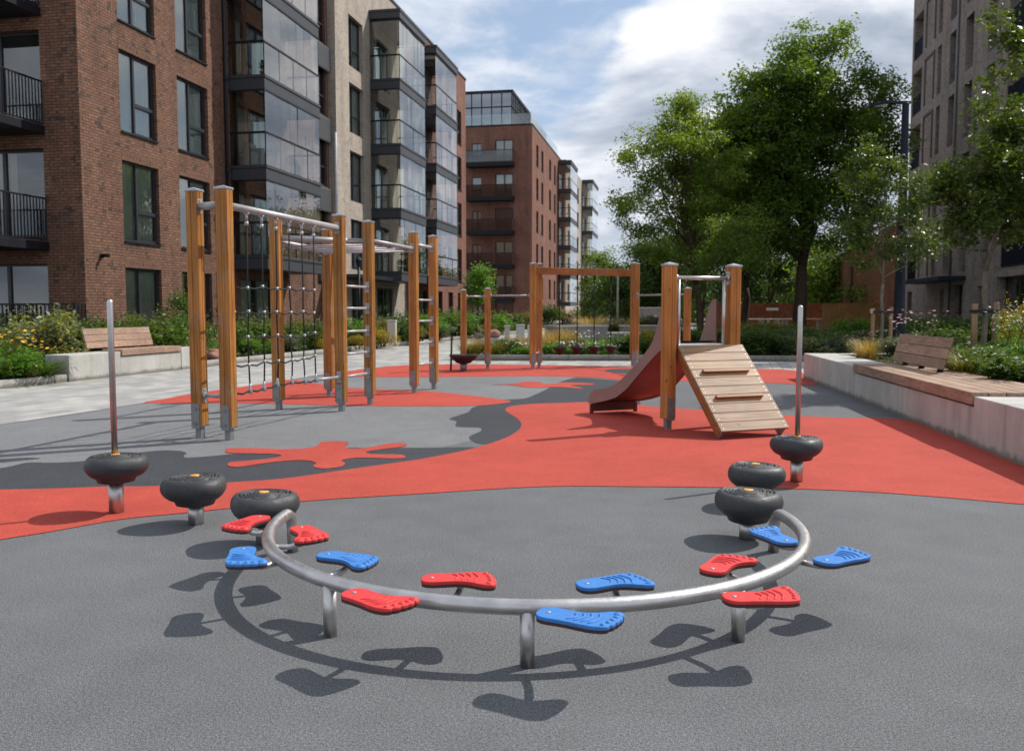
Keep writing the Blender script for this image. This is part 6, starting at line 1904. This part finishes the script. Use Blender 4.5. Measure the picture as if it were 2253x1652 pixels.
def bollard_light():
    p = W(402, 21.0, zb); root = empty('bollard_light', p, 'grey bollard light with a dark cap behind the left seat wall', 'bollard')
    b = MB(); b.lathe([(.085, 0), (.085, .58)], p, 18); b.build('body', 'bollard_grey', root)
    b = MB(); b.lathe([(.07, .58), (.07, .66)], p, 18); b.build('lens', 'lens_white', root)
    b = MB(); b.lathe([(.088, .66), (.088, .71), (.07, .74)], p, 18); b.build('cap', 'fascia_dark', root)
bollard_light()

def block(name, x, Y, wd, dp, h, m, label, cat, z=0):
    p = W(x, Y, z); b = MB(); b.box(-wd / 2, 0, -.02, wd / 2, dp, h, 0, .02); b.box(-wd / 2 - .015, -.015, h + .002, wd / 2 + .015, dp + .015, h + .05, 0, .012)
    inst(b.mesh(name, m), name, None, p, label=label, category=cat)
block('stone_block', 860, 30.5, .30, .35, .78, 'light_stone', 'pale stone block standing among shrubs right of the yellow bush', 'bollard', zb)
block('timber_bollard', 1116, 27.5, .16, .16, .72, 'light_stone', 'slim pale bollard on the path left of the cross beam posts', 'bollard')
block('stone_block', 1145, 30.5, .30, .3, .70, 'concrete', 'squat pale grey block beside the slim pale bollard', 'bollard')
block('stone_block', 1168, 31.5, .22, .3, .66, 'light_stone', 'narrow sandy block touching the squat pale grey one', 'bollard')
def boulder(x, Y, s, label, m='boulder_stone', z=zb):
    bm = bmesh.new(); bmesh.ops.create_icosphere(bm, subdivisions=3, radius=1)
    for v in bm.verts:
        q = mnoise.noise(v.co * 1.6 + Vector((x, Y, 0))); v.co *= (1 + .3 * q); v.co.x *= s; v.co.y *= s * .8; v.co.z = v.co.z * s * .55 + s * .25
    b = MB(); bm.verts.index_update(); b.faces([v.co.copy() for v in bm.verts], [[v.index for v in f.verts] for f in bm.faces], 0, True); bm.free()
    inst(b.mesh('boulder', m), 'boulder', None, W(x, Y, z), label=label, category='rock')
boulder(1081, 40.0, .40, 'reddish boulder at the kerb near the second low far post')
boulder(1052, 38.5, .24, 'grey boulder at the kerb between the low far posts', 'concrete_dark')
boulder(466, 20.6, .34, 'small rust brown boulder by the kerb seen left of the net', 'boulder_stone')

def picnic_table(x, Y, label, m):
    p = W(x, Y); root = empty('picnic_table', p, label, 'table', 'tables before the rust orange fence')
    b = MB(); b.box(p.x - .8, p.y - .4, .70, p.x + .8, p.y + .4, .76, 0, .01); b.build('table_top', m, root)
    for s_ in (-1, 1):
        b = MB(); b.box(p.x + s_ * .66 - .05, p.y - .38, -.01, p.x + s_ * .66 + .05, p.y + .38, .698); b.build('leg', m, root)
picnic_table(1662, 50, 'pale table at the left end of the row before the rust orange fence', 'light_stone')
picnic_table(1702, 50.3, 'pale table in the middle of the row before the rust orange fence', 'light_stone')
picnic_table(1736, 50, 'pale table just left of the thick dark trunk', 'light_stone')
picnic_table(1778, 49.5, 'pale timber table just right of the thick dark trunk', 'timber_bench')

def bin_(x, Y, label, m, h=1.0):
    p = W(x, Y, 0); root = empty('litter_bin', p, label, 'bin')
    b = MB(); b.lathe([(.26, 0), (.30, h * .85), (.30, h * .9)], p, 14); b.build('body', m, root)
    b = MB(); b.lathe([(.32, h * .9), (.32, h * .96), (.12, h * 1.08)], p, 14); b.build('lid', 'fascia_dark', root)
bin_(1436, 50, 'small blue litter bin on the far path behind the slide', 'pad_blue', .9)

# pots and seats on the glazed balconies
def potted(x, q, z, h, label):
    p = q + Vector((0, 0, z)); root = empty('potted_plant', p, label, 'potted plant', 'pots on the glazed balconies')
    b = MB(); b.lathe([(.10, .002), (.14, .26), (.13, .26), (.12, .23)], p, 14); b.build('pot', x, root)
    rs = np.random.RandomState(int(h * 100)); P = blob_points([(0, 0, .24 + h * .5, h * .4, h * .4, h * .5)], 130, rs, .4)
    V, F = leaf_quads(P, .10, rs); inst(np_mesh('foliage', V, F, 'leaf_mid'), 'foliage', root)
potted('pot_clay', LP(-15.33, 31.2, .95), 9.12, .45, 'potted plant on the second glazed balcony of the dark red block')
potted('light_stone', LP(-15.33, 33.3, 1.0), 6.14, .50, 'leafy pot on the first floor glazed balcony of the dark red block')
potted('pot_clay', LP(-15.33, 33.9, .9), 6.14, .35, 'small clay pot beside the leafy pot on the first floor balcony')
potted('pot_clay', LP(-15.0, 45.2, 1.1), 3.14, .45, 'potted plant on the lowest glazed balcony of the beige block')
potted('pad_blue', LP(-15.0, 44.3, 1.1), 3.14, .40, 'blue potted plant on the lowest glazed balcony of the beige block')
def armchair(q, z, rz, label):
    p = q + Vector((0, 0, z)); root = empty('armchair', p, label, 'chair', None)
    def part(nm, *bx):
        b = MB(); b.box(*bx, 0, .03); inst(b.mesh(nm, 'cushion'), nm, root, (0, 0, 0), rz)
    part('seat', -.35, -.35, .003, .35, .35, .42); part('backrest', -.35, .30, .42, .35, .45, .85)
    for s_ in (-1, 1): part('arm', s_ * .35 - (.12 if s_ < 0 else 0), -.35, .003, s_ * .35 + (.12 if s_ > 0 else 0), .45, .6)
armchair(LP(-15.33, 31.2, .75), 6.13, R(80), 'pale armchair inside the first floor glazed balcony of the dark red block')

def litter():
    rs = np.random.RandomState(31); P = []
    for _ in range(46):
        x, y = rs.uniform(-3.5, 3.5), 1.9 + rs.random() ** 1.5 * 12
        P.append((x + (rs.random() < .35) * (wallX(y) - .25 - abs(rs.normal()) * .12 - x), y, .0085))
    V, F = leaf_quads(np.array(P), .021, rs, .55, 2.5, .1)
    V[:, 2] = np.maximum(V[:, 2], .0075)
    inst(np_mesh('leaf_litter', V, F, 'leaf_straw'), 'leaf_litter', None, label='few small dry leaf scraps lying on the rubber surface', category='leaf litter', kind='stuff')
litter()
